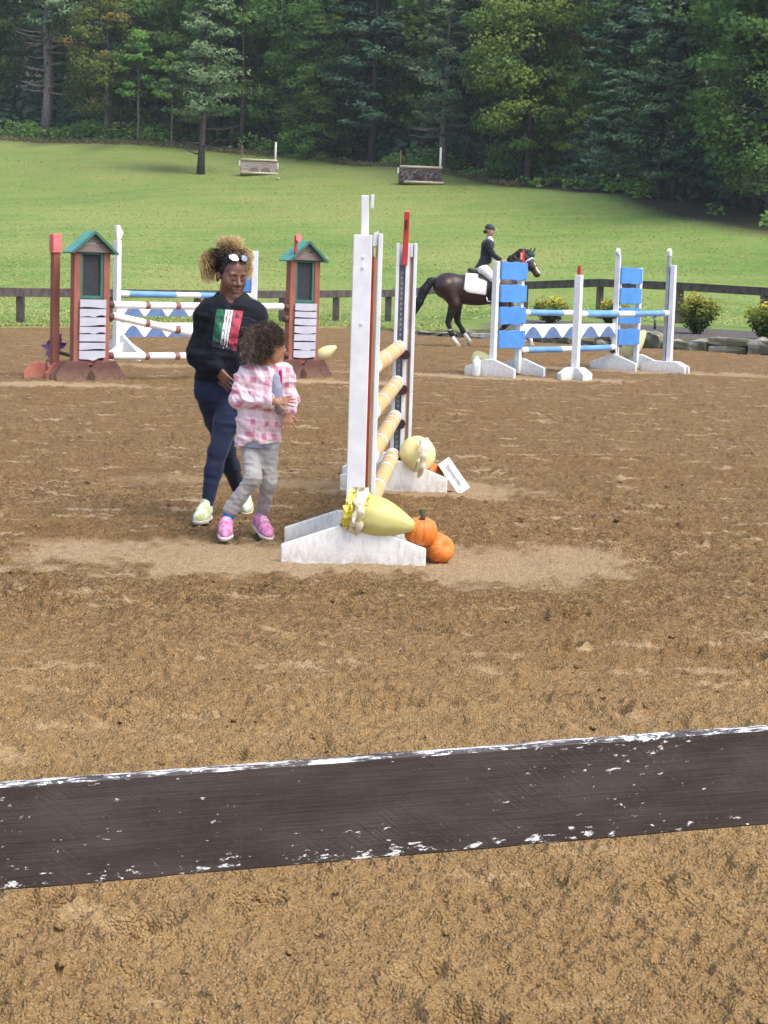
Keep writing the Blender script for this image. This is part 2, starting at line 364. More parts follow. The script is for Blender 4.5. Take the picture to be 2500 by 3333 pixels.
# coarse tufts and weeds that roughen the mown slope
rg = np.random.default_rng(6); n = 90000; by = 57 + 90 * rg.random(n) ** 1.25; bx = (rg.random(n) - .5) * .52 * by
k = (by > edge_y(bx) + 1.5) & (by < np.interp(bx, [q[0] for q in TREEL], [q[1] for q in TREEL]) - 1) & ~((bx > 1.5) & (by < np.interp(bx, [0, 2, 4.2, 6.4, 8.6, 10.7, 16], [56, 58, 59.5, 58.3, 56.5, 54.5, 50]) + .5)); k &= vnoise(bx * .16, by * .10, seed=95) + .8 * rg.random(n) > .62; bx, by = bx[k], by[k]; n = len(bx)
bz = terr(bx, by); a = rg.random(n) * 6.28; hgt = .02 + .035 * rg.random(n) ** 2; w = .02 + .045 * rg.random(n); ln = .05 * rg.standard_normal((n, 2))
v0 = np.stack([bx - w * np.cos(a), by - w * np.sin(a), bz - .02], -1); v1 = np.stack([bx + w * np.cos(a), by + w * np.sin(a), bz - .02], -1); v2 = np.stack([bx + ln[:, 0], by + ln[:, 1], bz + hgt], -1)
M_TUFT = mat('grass_tufts', (.21, .31, .075), (.38, .39, .14), .5, .9, coords='Object', detail=10, contrast=(.40, .60))
tag(from_np('meadow_tufts', np.stack([v0, v1, v2], 1).reshape(-1, 3), np.arange(3 * n).reshape(-1, 3), M_TUFT), kind='stuff')

# ------------------------------------------------------------------ trees
def leaf_mat(name, dark, light, third=None, trans=.42):
    t = NT(name); b = t.b; b.inputs['Roughness'].default_value = .7; b.inputs['Specular IOR Level'].default_value = .08
    tn = t.attr('tone')
    stops = [(.1, dark), (.62, light)] + ([(.95, third)] if third else [])
    c = t.ramp(tn, stops)
    rnd = t.n('ObjectInfo').outputs['Random']
    hs = t.n('HueSaturation'); t.L(c, hs.inputs['Color'])
    t.L(t.math('MULTIPLY_ADD', rnd, .03, .485), hs.inputs['Hue']); t.L(t.math('MULTIPLY_ADD', rnd, .35, .82), hs.inputs['Value'])
    t.L(hs.outputs[0], b.inputs['Base Color'])
    tr = t.n('BsdfTranslucent'); t.L(hs.outputs[0], tr.inputs['Color'])
    mx = t.n('MixShader'); mx.inputs[0].default_value = trans; t.L(b.outputs[0], mx.inputs[1]); t.L(tr.outputs[0], mx.inputs[2]); t.L(mx.outputs[0], t.out.inputs[0])
    return t.m
LM = {
 'green': leaf_mat('maple_leaves', (0.104, 0.186, 0.050), (0.222, 0.370, 0.082), (0.415, 0.489, 0.104)),
 'yellow': leaf_mat('turning_maple_leaves', (0.127, 0.207, 0.050), (0.296, 0.415, 0.082), (0.563, 0.534, 0.119)),
 'red': leaf_mat('reddening_maple_leaves', (0.097, 0.156, 0.048), (0.201, 0.282, 0.066), (0.504, 0.237, 0.112)),
 'russet': leaf_mat('russet_leaves', (0.104, 0.066, 0.044), (0.222, 0.119, 0.074), (0.296, 0.178, 0.089)),
 'pine': leaf_mat('pine_needles', (0.085, 0.148, 0.082), (0.186, 0.267, 0.130), (0.259, 0.326, 0.156), .2),
 'blue': leaf_mat('blue_green_needles', (0.074, 0.131, 0.078), (0.154, 0.239, 0.131), (0.205, 0.296, 0.148), .3),
 'hem': leaf_mat('drooping_leaves', (0.104, 0.201, 0.059), (0.215, 0.370, 0.089), (0.341, 0.489, 0.119)),
 'dark': leaf_mat('forest_leaves', (0.041, 0.082, 0.056), (0.089, 0.156, 0.089), (0.141, 0.207, 0.104), .2),
}
M_BARK = mat('grey_bark', (.20, .18, .16), (.10, .088, .078), 7, .9, .6, 14, .05, stretch=(2, 2, .5))
M_DBARK = mat('dark_bark', (.085, .072, .062), (.045, .038, .034), 7, .9, .6, 14, .05, stretch=(2, 2, .5))

def cards(rg, c, s, droop=0.0, flat=.6, aspect=.55, nrm=None):
    n = len(c); a = rg.random(n) * 6.283
    d = np.stack([np.cos(a), np.sin(a), -droop + .45 * rg.standard_normal(n)], -1); d /= np.linalg.norm(d, axis=1)[:, None]
    u = np.stack([(1 - flat) * rg.standard_normal(n) * 1.3, (1 - flat) * rg.standard_normal(n) * 1.3, np.ones(n)], -1)
    if nrm is not None:
        u = nrm / np.maximum(np.linalg.norm(nrm, axis=1)[:, None], 1e-6) + .42 * rg.standard_normal((n, 3)); u /= np.linalg.norm(u, axis=1)[:, None]; d = d - u * (d * u).sum(1)[:, None]; d /= np.maximum(np.linalg.norm(d, axis=1)[:, None], 1e-6)
    w = np.cross(d, u); w /= np.maximum(np.linalg.norm(w, axis=1)[:, None], 1e-6); u = np.cross(w, d)
    s = s[:, None]
    v = np.stack([c - d * s * .5, c + w * s * aspect * .5 + u * s * .10, c + d * s * .5 - u * s * .06, c - w * s * aspect * .5 + u * s * .10], 1)
    return v.reshape(-1, 3)
def crown_obj(name, v, tone, m, parent):
    o = from_np(name, v, np.arange(len(v)).reshape(-1, 4), m, parent); fattr(o, 'tone', tone, 'FACE'); return o

def trunk_mb(h, r, rg, limbs=(), lean=(0, 0), n=9):
    mb = MB(); pts = []; rad = []
    for i in range(9):
        f = i / 8; pts.append((lean[0] * f * h + .25 * r * rg.standard_normal(), lean[1] * f * h + .25 * r * rg.standard_normal(), h * f - (.3 if i == 0 else 0)))
        rad.append(r * (1.35 if i == 0 else 1) * (1 - .88 * f))
    mb.tube(pts, rad, n)
    for (z0, p) in limbs:
        f = min(z0 / h, 1); a = Vector((lean[0] * z0, lean[1] * z0, z0)); p = Vector(p); m = a.lerp(p, .5) + Vector((0, 0, -.12 * (p - a).length * .5)); q = r * (1 - .85 * f)
        mb.tube([a, m, p], [max(.4 * q, .03), max(.22 * q, .02), .012], 5)
    return mb

def make_maple(name, h, r, base, leafs, m, bark, seed, tr=.22, nclump=70, per=120, size=.26, toneb=0.0, toph=0.0, parent=None):
    rg = np.random.default_rng(seed); cl = []
    for i in range(nclump):
        f = rg.random() ** .85; z = base + (h - base) * f
        env = r * (math.sin(math.pi * min(1, .16 + .84 * f)) ** .7 if f > .25 else (.55 + 1.6 * f) * .98)
        q = env * math.sqrt(.25 + .75 * rg.random()) * .92; a = rg.random() * 6.283
        cl.append((q * math.cos(a), q * math.sin(a), z))
    cl = np.array(cl); cr = r * (.20 + .16 * rg.random(nclump))
    k = np.repeat(np.arange(nclump), per); g = rg.standard_normal((len(k), 3)); g /= np.linalg.norm(g, axis=1)[:, None]; g *= (rg.random(len(k)) ** .45)[:, None]
    c = cl[k] + g * cr[k][:, None] * np.array([1.1, 1.1, .52])
    tone = np.clip(.35 + toneb + .5 * (rg.random(nclump)[k] - .5) + .34 * (rg.random(len(k)) - .5) + toph * ((c[:, 2] - base) / (h - base) - .4), 0, 1)
    sz = size * (.6 + .8 * rg.random(len(k)))
    root = thing(name, None, 'tree') if parent is None else parent
    pick = rg.permutation(nclump)[:22]
    trunk_mb(h * .9, tr, rg, [(max(base * .8, min(cl[i][2] - .8, h * .8)), cl[i]) for i in pick]).build('trunk', bark, root, True)
    crown_obj('crown', cards(rg, c, sz, .25, .45, .6, (c - cl[k]) / cr[k][:, None] + .55 * np.stack([c[:, 0], c[:, 1], np.zeros(len(c))], -1) / r + np.array([0, 0, .45])), tone, m, root)
    return root

def make_pine(name, h, r, base, m, bark, seed, tr=.24, gap=.75, nb=6, per=26, size=.34, droop=.0, shape=1.0, lean=(0, 0), dead=0, toneb=0.0):
    rg = np.random.default_rng(seed); C = []; K = []; limbs = []; z = base; kk = 0
    while z < h - .3:
        f = (z - base) / (h - base); env = r * (1 - f) ** shape * (.55 + .45 * min(1, f * 5 + .4)) + .25
        for j in range(nb):
            a = rg.random() * 6.283; L = env * (.55 + .5 * rg.random()); zz = z + .3 * rg.standard_normal() * gap
            tip = np.array([L * math.cos(a) + lean[0] * zz, L * math.sin(a) + lean[1] * zz, zz + (.18 - droop) * L])
            if rg.random() < .5: limbs.append((max(zz, .3), tip))
            for q in (.35, .55, .75, .95):
                if rg.random() < .16: continue
                p = np.array([lean[0] * zz, lean[1] * zz, zz]) * (1 - q) + tip * q; p[2] -= droop * .25 * L * q * q
                rad = (.28 + .22 * rg.random()) * (1.15 - .35 * q) * max(.5, min(1.3, L / 2.2)) * 1.25
                g = rg.standard_normal((per, 3)) * .55; C.append(p + g * rad * np.array([1.15, 1.15, .30])); K.append(np.full(per, kk)); kk += 1
        z += gap * (.8 + .4 * rg.random())
    C = np.concatenate(C); K = np.concatenate(K)
    tone = np.clip(.38 + toneb + .5 * (rg.random(kk)[K] - .5) + .3 * (rg.random(len(K)) - .5), 0, 1)
    sz = size * (.55 + .8 * rg.random(len(K)))
    for i in range(dead):
        a = rg.random() * 6.283; zz = base * (.35 + .65 * rg.random()); L = .8 + 2.4 * rg.random()
        limbs.append((zz, (L * math.cos(a), L * math.sin(a), zz - .1 + .5 * rg.random())))
    root = thing(name, None, 'tree')
    trunk_mb(h * .97, tr, rg, limbs, lean).build('trunk', bark, root, True)
    crown_obj('crown', cards(rg, C, sz, .15 + droop, .62, .36, .8 * np.stack([C[:, 0], C[:, 1], np.zeros(len(C))], -1) / np.maximum(np.hypot(C[:, 0], C[:, 1]), .3)[:, None] + np.array([0, 0, .75])), tone, m, root)
    return root

def put(root, x, y, label, group='trees along the edge of the wood', s=1.0, rz=0.0, dz=0.0, sx=None):
    root.location = (x, y, tz(x, y) - .05 + dz); root.rotation_euler = (0, 0, rz); root.scale = (sx or s, sx or s, s)
    tag(root, label, 'tree', group); return root

put(make_pine('pine_tree', 24, 4.6, 9.2, LM['pine'], M_BARK, 41, tr=.40, dead=34, gap=.9, size=.42), -29.5, 163, 'tall pine with long bare grey trunk and dead lower twigs, beyond the red post')
put(make_maple('maple_tree', 12.5, 4.2, 2.2, 0, LM['red'], M_BARK, 42, toneb=.12), -24.0, 160.5, 'maple with reddening leaves beside the tall bare grey pine trunk')
put(make_pine('pine_tree', 17, 3.7, 4.0, LM['pine'], M_DBARK, 43, tr=.25, lean=(.035, .0), dead=5, toneb=.1), -13.8, 137, 'lone leaning pine standing out on the meadow with a bare lower trunk')
put(make_pine('hemlock_tree', 17, 3.5, .4, LM['hem'], M_DBARK, 44, tr=.2, droop=.42, gap=.6, nb=8, per=30, size=.30, shape=.6), -5.8, 147, 'bright green tree with drooping branches reaching the ground behind the end of the wood')
put(make_pine('pine_tree', 18, 3.2, 3.3, LM['pine'], M_BARK, 45, tr=.27, lean=(.022, 0), dead=12, size=.30), 3.22, 132, 'grey-green pine with pale leaning trunk rising behind the brushy coop')
put(make_maple('maple_tree', 14.5, 4.5, 1.3, 0, LM['yellow'], M_DBARK, 46, nclump=95, per=140, toneb=-.05, toph=.35), 8.55, 124.5, 'large maple with yellow-green top and short dark trunk')
put(make_pine('spruce_tree', 7.2, 2.5, .7, LM['blue'], M_DBARK, 47, tr=.13, gap=.42, per=28, size=.26, shape=.75), 12.65, 114.5, 'small bluish spruce in front of the darker pines')
put(make_pine('pine_tree', 12.5, 3.2, 1.3, LM['pine'], M_DBARK, 48, tr=.20, gap=.6, size=.30, shape=.7), 15.15, 110.5, 'dark layered pine behind the bluish spruce, trunk on the meadow edge')
put(make_pine('pine_tree', 11.5, 2.9, 1.8, LM['dark'], M_DBARK, 49, tr=.17, gap=.6, size=.30, shape=.7), 15.85, 109.8, 'darkest layered pine, its trunk close beside that of another pine')
put(make_maple('maple_tree', 14, 4.0, 1.6, 0, LM['hem'], M_DBARK, 50, toneb=-.12, nclump=100, per=170, size=.20), 19.4, 99.5, 'broad leafy tree cut off by the frame at the meadow corner')
put(make_maple('sapling', 6.5, 1.5, 1.8, 0, LM['green'], M_DBARK, 51, tr=.08, nclump=26, per=80, size=.2), 11.0, 120.5, 'thin sapling between the large yellow-green maple and the bluish spruce')
put(make_maple('maple_tree', 19, 3.6, 4, 0, LM['yellow'], M_BARK, 52, toneb=.22), 17.4, 133, 'yellowest maple rising behind the bluish spruce')
put(make_maple('beech_tree', 19, 5.2, 1.5, 0, LM['blue'], M_DBARK, 53, nclump=105, per=150, size=.23), 22.1, 117, 'tall pale bluish-green leafy tree at the corner of the wood')
put(make_maple('maple_tree', 21, 4.4, 5, 0, LM['green'], M_BARK, 54, toneb=.2, nclump=90), -8.2, 156, 'tall yellow-green maple behind the tree with drooping branches')
put(make_maple('oak_tree', 17, 3.2, 3, 0, LM['russet'], M_DBARK, 55), 14.7, 143, 'russet-leaved oak showing between green crowns')
put(make_maple('sapling', 9, 1.9, 2.6, 0, LM['green'], M_BARK, 56, tr=.10, nclump=30, per=90), -21.0, 157.5, 'slim sapling with bright lower leaves beside the reddening maple')
put(make_maple('sapling', 7.5, 1.7, 2.2, 0, LM['yellow'], M_BARK, 57, tr=.07, nclump=24, per=90), -18.0, 155.5, 'small yellow-green sapling between the reddening maple and the lone pine')
put(make_maple('maple_tree', 18, 4.0, 3.0, 0, LM['green'], M_DBARK, 58, toneb=-.08), -13.2, 156, 'plain green maple just behind the lone pine')
put(make_pine('pine_tree', 16, 2.8, 2.4, LM['dark'], M_DBARK, 59, tr=.15, size=.32), 5.2, 137, 'slender dark pine close behind the pale leaning trunk')

protos = [make_pine('forest_tree', 22, 3.8, 3.5, LM['dark'], M_DBARK, 61, tr=.26, gap=.85, per=22, size=.46, shape=.6),
          make_maple('forest_tree', 21, 4.4, 1.2, 0, LM['hem'], M_DBARK, 62, toneb=-.3, nclump=110, per=85, size=.40),
          make_maple('forest_tree', 18, 4.0, .6, 0, LM['green'], M_DBARK, 63, nclump=90, per=85, size=.38, toneb=-.3),
          make_pine('forest_tree', 24, 3.4, 6.0, LM['pine'], M_BARK, 64, tr=.28, gap=.95, per=22, size=.46, dead=10, toneb=-.2)]
used = set(); rg = np.random.default_rng(8)
LB = ['dark conifer in the crowded depth of the wood', 'dark broad-leaved tree in the crowded depth of the wood', 'green leafy tree in the crowded depth of the wood', 'tall bare-stemmed pine in the crowded depth of the wood']
for row, (off, step) in enumerate([(5.5, 5.2), (12, 5.0), (19, 5.2), (28, 6.0), (40, 7.0)]):
    x = -42 + row * 1.7
    while x < 31:
        px = x + 1.6 * rg.standard_normal(); py = float(np.interp(px, [q[0] for q in TREEL], [q[1] for q in TREEL])) + off + 1.5 * rg.standard_normal()
        x += step
        if abs(px) > .215 * py + 5: continue
        k = [0, 1, 3, 2, 1, 0, 1][int(rg.integers(7))] if row else [0, 1, 2, 0, 3][int(rg.integers(5))]
        o = protos[k] if k not in used else dup(protos[k]); used.add(k)
        put(o, px, py, LB[k], 'deep forest trees of kind: ' + LB[k], s=.85 + .35 * rg.random(), rz=rg.random() * 6.28, sx=.95 + .25 * rg.random())
for k in range(4):
    if k not in used: bpy.data.objects.remove(protos[k])

# low brush under the first trees
rg = np.random.default_rng(9); n = 15000
bx = -42 + 76 * rg.random(n); lb = np.interp(bx, [q[0] for q in TREEL], [q[1] for q in TREEL]); by = lb + .5 + 9 * rg.random(n)
den = vnoise(bx * .35, by * .35, seed=90); k = den > .42 + .1 * (bx > 6); bx, by, den = bx[k], by[k], den[k]; n = len(bx)
bz = terr(bx, by) + rg.random(n) * (.25 + 2.6 * (den - .42)) + .05
o = crown_obj('undergrowth', cards(rg, np.stack([bx, by, bz], -1), .22 + .28 * rg.random(n), .0, .5, .55, np.tile(np.array([.1, -.5, .7]), (n, 1))), np.clip(.1 + .6 * rg.random(n), 0, 1), LM['green'], None); tag(o, kind='stuff')
n = 16000; bx = -50 + 90 * rg.random(n); lb = np.interp(bx, [q[0] for q in TREEL], [q[1] for q in TREEL]); by = lb + 5 + 34 * rg.random(n); den = vnoise(bx * .3, by * .3, seed=91); bz = terr(bx, by) + rg.random(n) * (.6 + 4.5 * den)
o = crown_obj('understorey', cards(rg, np.stack([bx, by, bz], -1), .4 + .5 * rg.random(n), .0, .5, .55, np.tile(np.array([.1, -.7, .6]), (n, 1))), .7 * rg.random(n), LM['dark'], None); tag(o, kind='stuff')
n = 5000; bx = -34 + 42 * rg.random(n); by = np.interp(bx, [q[0] for q in TREEL], [q[1] for q in TREEL]) - 1.2 + 2.4 * rg.random(n); bz = terr(bx, by) + .25 * rg.random(n)
M_DRY = leaf_mat('dry_weeds', (.14, .15, .06), (.27, .25, .13), (.33, .27, .17))
o = crown_obj('dry_weeds', cards(rg, np.stack([bx, by, bz], -1), .2 + .25 * rg.random(n), -.8, .2, .25), rg.random(n), M_DRY, None); tag(o, kind='stuff')

# ------------------------------------------------------------------ near rail: one board of the arena fence
t = NT('peeling_dark_paint'); b = t.b; b.inputs['Roughness'].default_value = .55; b.inputs['Specular IOR Level'].default_value = .35
O = t.coord('Object'); z = t.sep(O)[2]
H = .155
ch = t.noise(t.coord('Object', (.8, 1, 2.0)), 52, 7, .72); ch2 = t.noise(t.coord('Object', (.55, 1, 1.6)), 85, 4, .62); patch = t.noise(t.coord('Object', (1, .2, 1)), 4.2, 3)
lowe = t.math('SUBTRACT', 1.0, t.sstep(z, -.076, -.040)); tope = t.sstep(z, .063, .080)
thr = t.math('ADD', t.math('MULTIPLY', lowe, .085), t.math('MULTIPLY', tope, .085)); thr = t.math('ADD', thr, t.math('MULTIPLY', t.math('SUBTRACT', patch, .5), .30))
c1 = t.sstep(t.math('ADD', ch, thr), .665, .68); c2 = t.sstep(t.math('ADD', ch2, t.math('MULTIPLY', thr, .8)), .705, .72)
geo = t.n('NewGeometry'); nz = t.sep(geo.outputs['Normal'])[2]
topm = t.math('MULTIPLY', t.sstep(nz, .55, .8), t.sstep(t.noise(t.coord('Object', (.5, 3, 1)), 34, 8, .78), .485, .56))
chip = t.math('MAXIMUM', t.math('MAXIMUM', c1, c2), topm)
dark = t.mix(t.sstep(t.noise(t.coord('Object', (.6, 1, 2)), 9, 5), .35, .68), (.036, .0265, .024), (.062, .048, .044))
dark = t.mix(t.math('MULTIPLY', t.sstep(t.noise(O, 130, 3, .7), .5, .8), .4), dark, (.078, .066, .064))
wear = t.mix(t.noise(O, 40, 4), (.80, .80, .79), (.62, .62, .63))
t.L(t.mix(chip, dark, wear), b.inputs['Base Color'])
def strokes(ang, sc):
    m1 = t.n('Mapping'); t.L(t.coord('Object', (1, 1, 1), (0, R(ang), 0)), m1.inputs[0]); m1.inputs[3].default_value = (1.2, 1, 16); return t.noise(m1.outputs[0], sc, 3, .6, .4)
sm = t.n('Mix', data_type='FLOAT'); t.L(t.sstep(t.noise(O, 7.5, 2), .47, .53), sm.inputs[0]); t.L(strokes(52, 9), sm.inputs[2]); t.L(strokes(-40, 9), sm.inputs[3])
amt = t.math('MULTIPLY', sm.outputs[0], t.sstep(t.noise(O, 5, 3), .35, .60))
hh = t.math('ADD', t.math('MULTIPLY', amt, 1.0), t.math('MULTIPLY', t.noise(t.coord('Object', (.10, 1, 2.2)), 70, 6, .7), 1.1))
hh = t.math('SUBTRACT', hh, t.math('MULTIPLY', chip, .55))
t.L(t.bump(hh, .5, .0025), b.inputs['Normal'])
M_PEEL = t.m
A0 = Vector((-.532, 2.63, .7425)); A1 = Vector((.611, 2.90, .798)); dr = (A1 - A0); yaw = math.atan2(dr.y, dr.x); lift = math.asin(dr.z / dr.length)
near = thing('arena_fence', 'dark peeling fence board with white flaking edges crossing in front of the sand', 'fence', (0.04, 2.765, 0), yaw)
mb = MB(); nseg = 60; rg = np.random.default_rng(2)
L = 1.45; sec = []
for i in range(nseg + 1):
    x = -L + 2 * L * i / nseg; q = .0004
    zt = H / 2 + q * rg.standard_normal(); zb = -H / 2 + q * rg.standard_normal(); y0 = -.013 + .0008 * rg.standard_normal(); y1 = .013
    sec += [(x, y0, zb + .003), (x, y0 + .004, zb), (x, y1 - .007, zb), (x, y1 - .007, zt), (x, y0 + .005, zt), (x, y0, zt - .004)]
f = []
for i in range(nseg):
    for k in range(6): f.append((i * 6 + k, i * 6 + (k + 1) % 6, (i + 1) * 6 + (k + 1) % 6, (i + 1) * 6 + k))
f += [tuple(range(5, -1, -1)), tuple(range(nseg * 6, nseg * 6 + 6))]
mb.add(sec, [tuple(reversed(q)) for q in f])
bd = mb.build('board', M_PEEL, near); bd.location = (0, 0, .7715); bd.rotation_euler = (0, -lift, 0)
# ------------------------------------------------------------------ far post-and-rail fence
M_FENCE = mat('dark_brown_fence', (.055, .042, .038), (.10, .082, .074), 6, .7, .3, 30, stretch=(1, 1, .5))
for sx in (-1.36, 1.36): MB().box(sx - .06, sx + .06, .016, .14, -.15, .90).build('post', M_FENCE, near, bevel=.006)
fence = thing('rail_fence', 'long dark brown post and rail fence at the foot of the meadow', 'fence', (0, 0, 0))
pv = [(-30, 28, .95), (-20, 38.5, .93), (-14, 45.3, .93), (-11.6, 48, .93), (-9.72, 50.3, .935), (-7.74, 53.1, .95), (-5.6, 55.6, .97), (-3.31, 58.6, 1.005), (-1.72, 60.5, 1.055), (-.07, 61.5, 1.115),
      (2.1, 61.8, 1.32), (4.25, 60.8, 1.50), (6.43, 59, 1.655), (8.59, 57, 1.62), (10.71, 55, 1.55), (12.98, 53, 1.48), (15.2, 51, 1.46), (21, 45.5, 1.4)]
for i, (x, y, zt) in enumerate(pv):
    g = tz(x, y); h = .105
    MB().box(-h, h, -.075, .075, g - .3 - zt, -.005).build('post', M_FENCE, fence, bevel=.01).location = (x, y, zt)
for i in range(len(pv) - 1):
    a, c = Vector(pv[i]), Vector(pv[i + 1]); d = c - a; Ld = d.length
    o = MB().box(.006, Ld - .006, -.03, .03, -.115, .115).build('rail', M_FENCE, fence, bevel=.008)
    o.location = a + Vector((0, -.11, -.085)); o.rotation_euler = (0, -math.asin(d.z / Ld), math.atan2(d.y, d.x))
    if pv[i][0] > 2:                                                                # cap board on the newer part
        o = MB().box(.004, Ld - .004, -.09, .09, -.018, .018).build('cap_rail', M_FENCE, fence); o.location = a + Vector((0, -.03, .022)); o.rotation_euler = (0, -math.asin(d.z / Ld), math.atan2(d.y, d.x))

# ------------------------------------------------------------------ stone edging of the planted bed
M_STONE = mat('mossy_stone', (.30, .285, .24), (.12, .12, .075), 2.6, .9, .7, 9, .03, contrast=(.38, .58)); M_STONE2 = mat('pale_stone', (.42, .39, .34), (.27, .25, .21), 3.5, .9, .6, 10, .02)
wall = thing('stone_edging', 'low dry edging of rough mossy stones holding up the planted bed', 'stone wall', (5, 43, 0))
rg = np.random.default_rng(14); s = 0.0
seg = [Vector((e[0], e[1], 0)) for e in EDGE[8:15]]
def along(s):
    for a, c in zip(seg[:-1], seg[1:]):
        L = (c - a).length
        if s <= L: return a.lerp(c, s / L), (c - a).normalized()
        s -= L
    return None, None
k = 0
while True:
    w = .35 + .75 * rg.random(); p, d = along(s + w / 2)
    if p is None: break
    x = p.x; h = float(np.interp(x, [.9, 3, 5, 6, 9], [.12, .22, .30, .34, .36])) * (.8 + .45 * rg.random())
    layers = [(0, h)] if rg.random() < .6 else [(0, h * .5), (h * .5, h)]
    for z0, z1 in layers:
        bm = bmesh.new(); bmesh.ops.create_cube(bm, size=1); bmesh.ops.subdivide_edges(bm, edges=bm.edges[:], cuts=1, use_grid_fill=True)
        for q in bm.verts:
            q.co = Vector((q.co.x * w * .96, q.co.y * (.4 + .1 * rg.random()), (q.co.z + .5) * (z1 - z0)))
            q.co += Vector(rg.standard_normal(3) * .028)
            if abs(q.co.x) > w * .4 : q.co.z = z1 * 0 + q.co.z * .82
        me = bpy.data.meshes.new('stone'); bm.to_mesh(me); bm.free(); me.materials.append(M_STONE if rg.random() < .7 else M_STONE2)
        o = bpy.data.objects.new('stone', me); COL.objects.link(o); o.parent = wall
        o.location = p + Vector((0, 0, z0 - .02)) - wall.location + Vector((-d.y, d.x, 0)) * -.02 * rg.standard_normal(); o.rotation_euler = (0, 0, math.atan2(d.y, d.x) + .08 * rg.standard_normal())
        bv = o.modifiers.new('worn', 'BEVEL'); bv.width = .03; bv.segments = 2
    s += w * .98; k += 1

# ------------------------------------------------------------------ shrubs in the bed
M_SH = leaf_mat('golden_shrub_leaves', (.05, .09, .02), (.20, .23, .04), (.58, .48, .06), .3)
M_TWIG = mat('shrub_stems', (.10, .075, .05), (.06, .045, .03), 20, .9)
def shrub(x, y, w, h, label, seed, bare=0.0):
    rg = np.random.default_rng(seed); z0 = tz(x, y); root = thing('golden_shrub', label, 'shrub', (x, y, z0), 0, 'golden-leaved shrubs in the bed')
    mb = MB(); tips = []
    for i in range(26):
        a = rg.random() * 6.283; q = math.sqrt(rg.random()); tip = Vector((q * w * .48 * math.cos(a), q * w * .48 * math.sin(a), h * (.45 + .55 * math.sqrt(max(0, 1 - q * q * .9)) * (.8 + .25 * rg.random()))))
        mb.tube([(tip.x * .15, tip.y * .15, -.05), tip * .55 + Vector((0, 0, .03)), tip], [.012, .009, .004], 5); tips.append(tip)
    mb.build('stems', M_TWIG, root, True)
    C = []; T = []
    for tip in tips:
        for f in np.linspace(.3 + bare, 1.03, 9):
            g = rg.standard_normal((15, 3)) * (.075 if f > .6 else .06) * max(w, .8); p = np.array(tip * f) + g; C.append(p)
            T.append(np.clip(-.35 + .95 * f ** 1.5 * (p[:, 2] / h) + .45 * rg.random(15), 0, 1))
    C = np.concatenate(C); C[:, 2] = np.maximum(C[:, 2], .02)
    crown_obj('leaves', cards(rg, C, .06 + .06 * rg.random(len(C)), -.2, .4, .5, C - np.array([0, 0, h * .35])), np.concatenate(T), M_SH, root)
    return root
shrub(7.95, 49.6, 1.2, .92, 'rounded yellow-topped shrub beside the white post at the end of the blue jump', 71)
shrub(9.25, 47.2, 1.1, .85, 'yellow-topped shrub at the very end of the bed, cut off by the frame', 72)
shrub(4.53, 54, .95, .62, 'dark shrub with thin yellow top seen between blue panel and middle white post', 73, .1)
shrub(6.15, 53, .85, .66, 'yellow-tipped shrub half hidden behind the second blue panel stack', 74)
bl = thing('bollard_light', 'small dark bollard lamp with pale cap among the bed stones', 'bollard', (7.17, 51.8, tz(7.17, 51.8)))
M_BLK = mat('black_metal', (.02, .02, .022), (.035, .035, .037), 20, .4); M_PALE = mat('pale_lens', (.7, .7, .66), (.6, .6, .56), 20, .3)
MB().tube([(0, 0, -.1), (0, 0, .26)], .035, 12).build('stem', M_BLK, bl, True); MB().tube([(0, 0, .262), (0, 0, .32)], .034, 12).build('lens', M_PALE, bl, True); MB().lathe([(.05, .322), (.05, .34), (.02, .36)], 14).build('cap', M_BLK, bl, True)

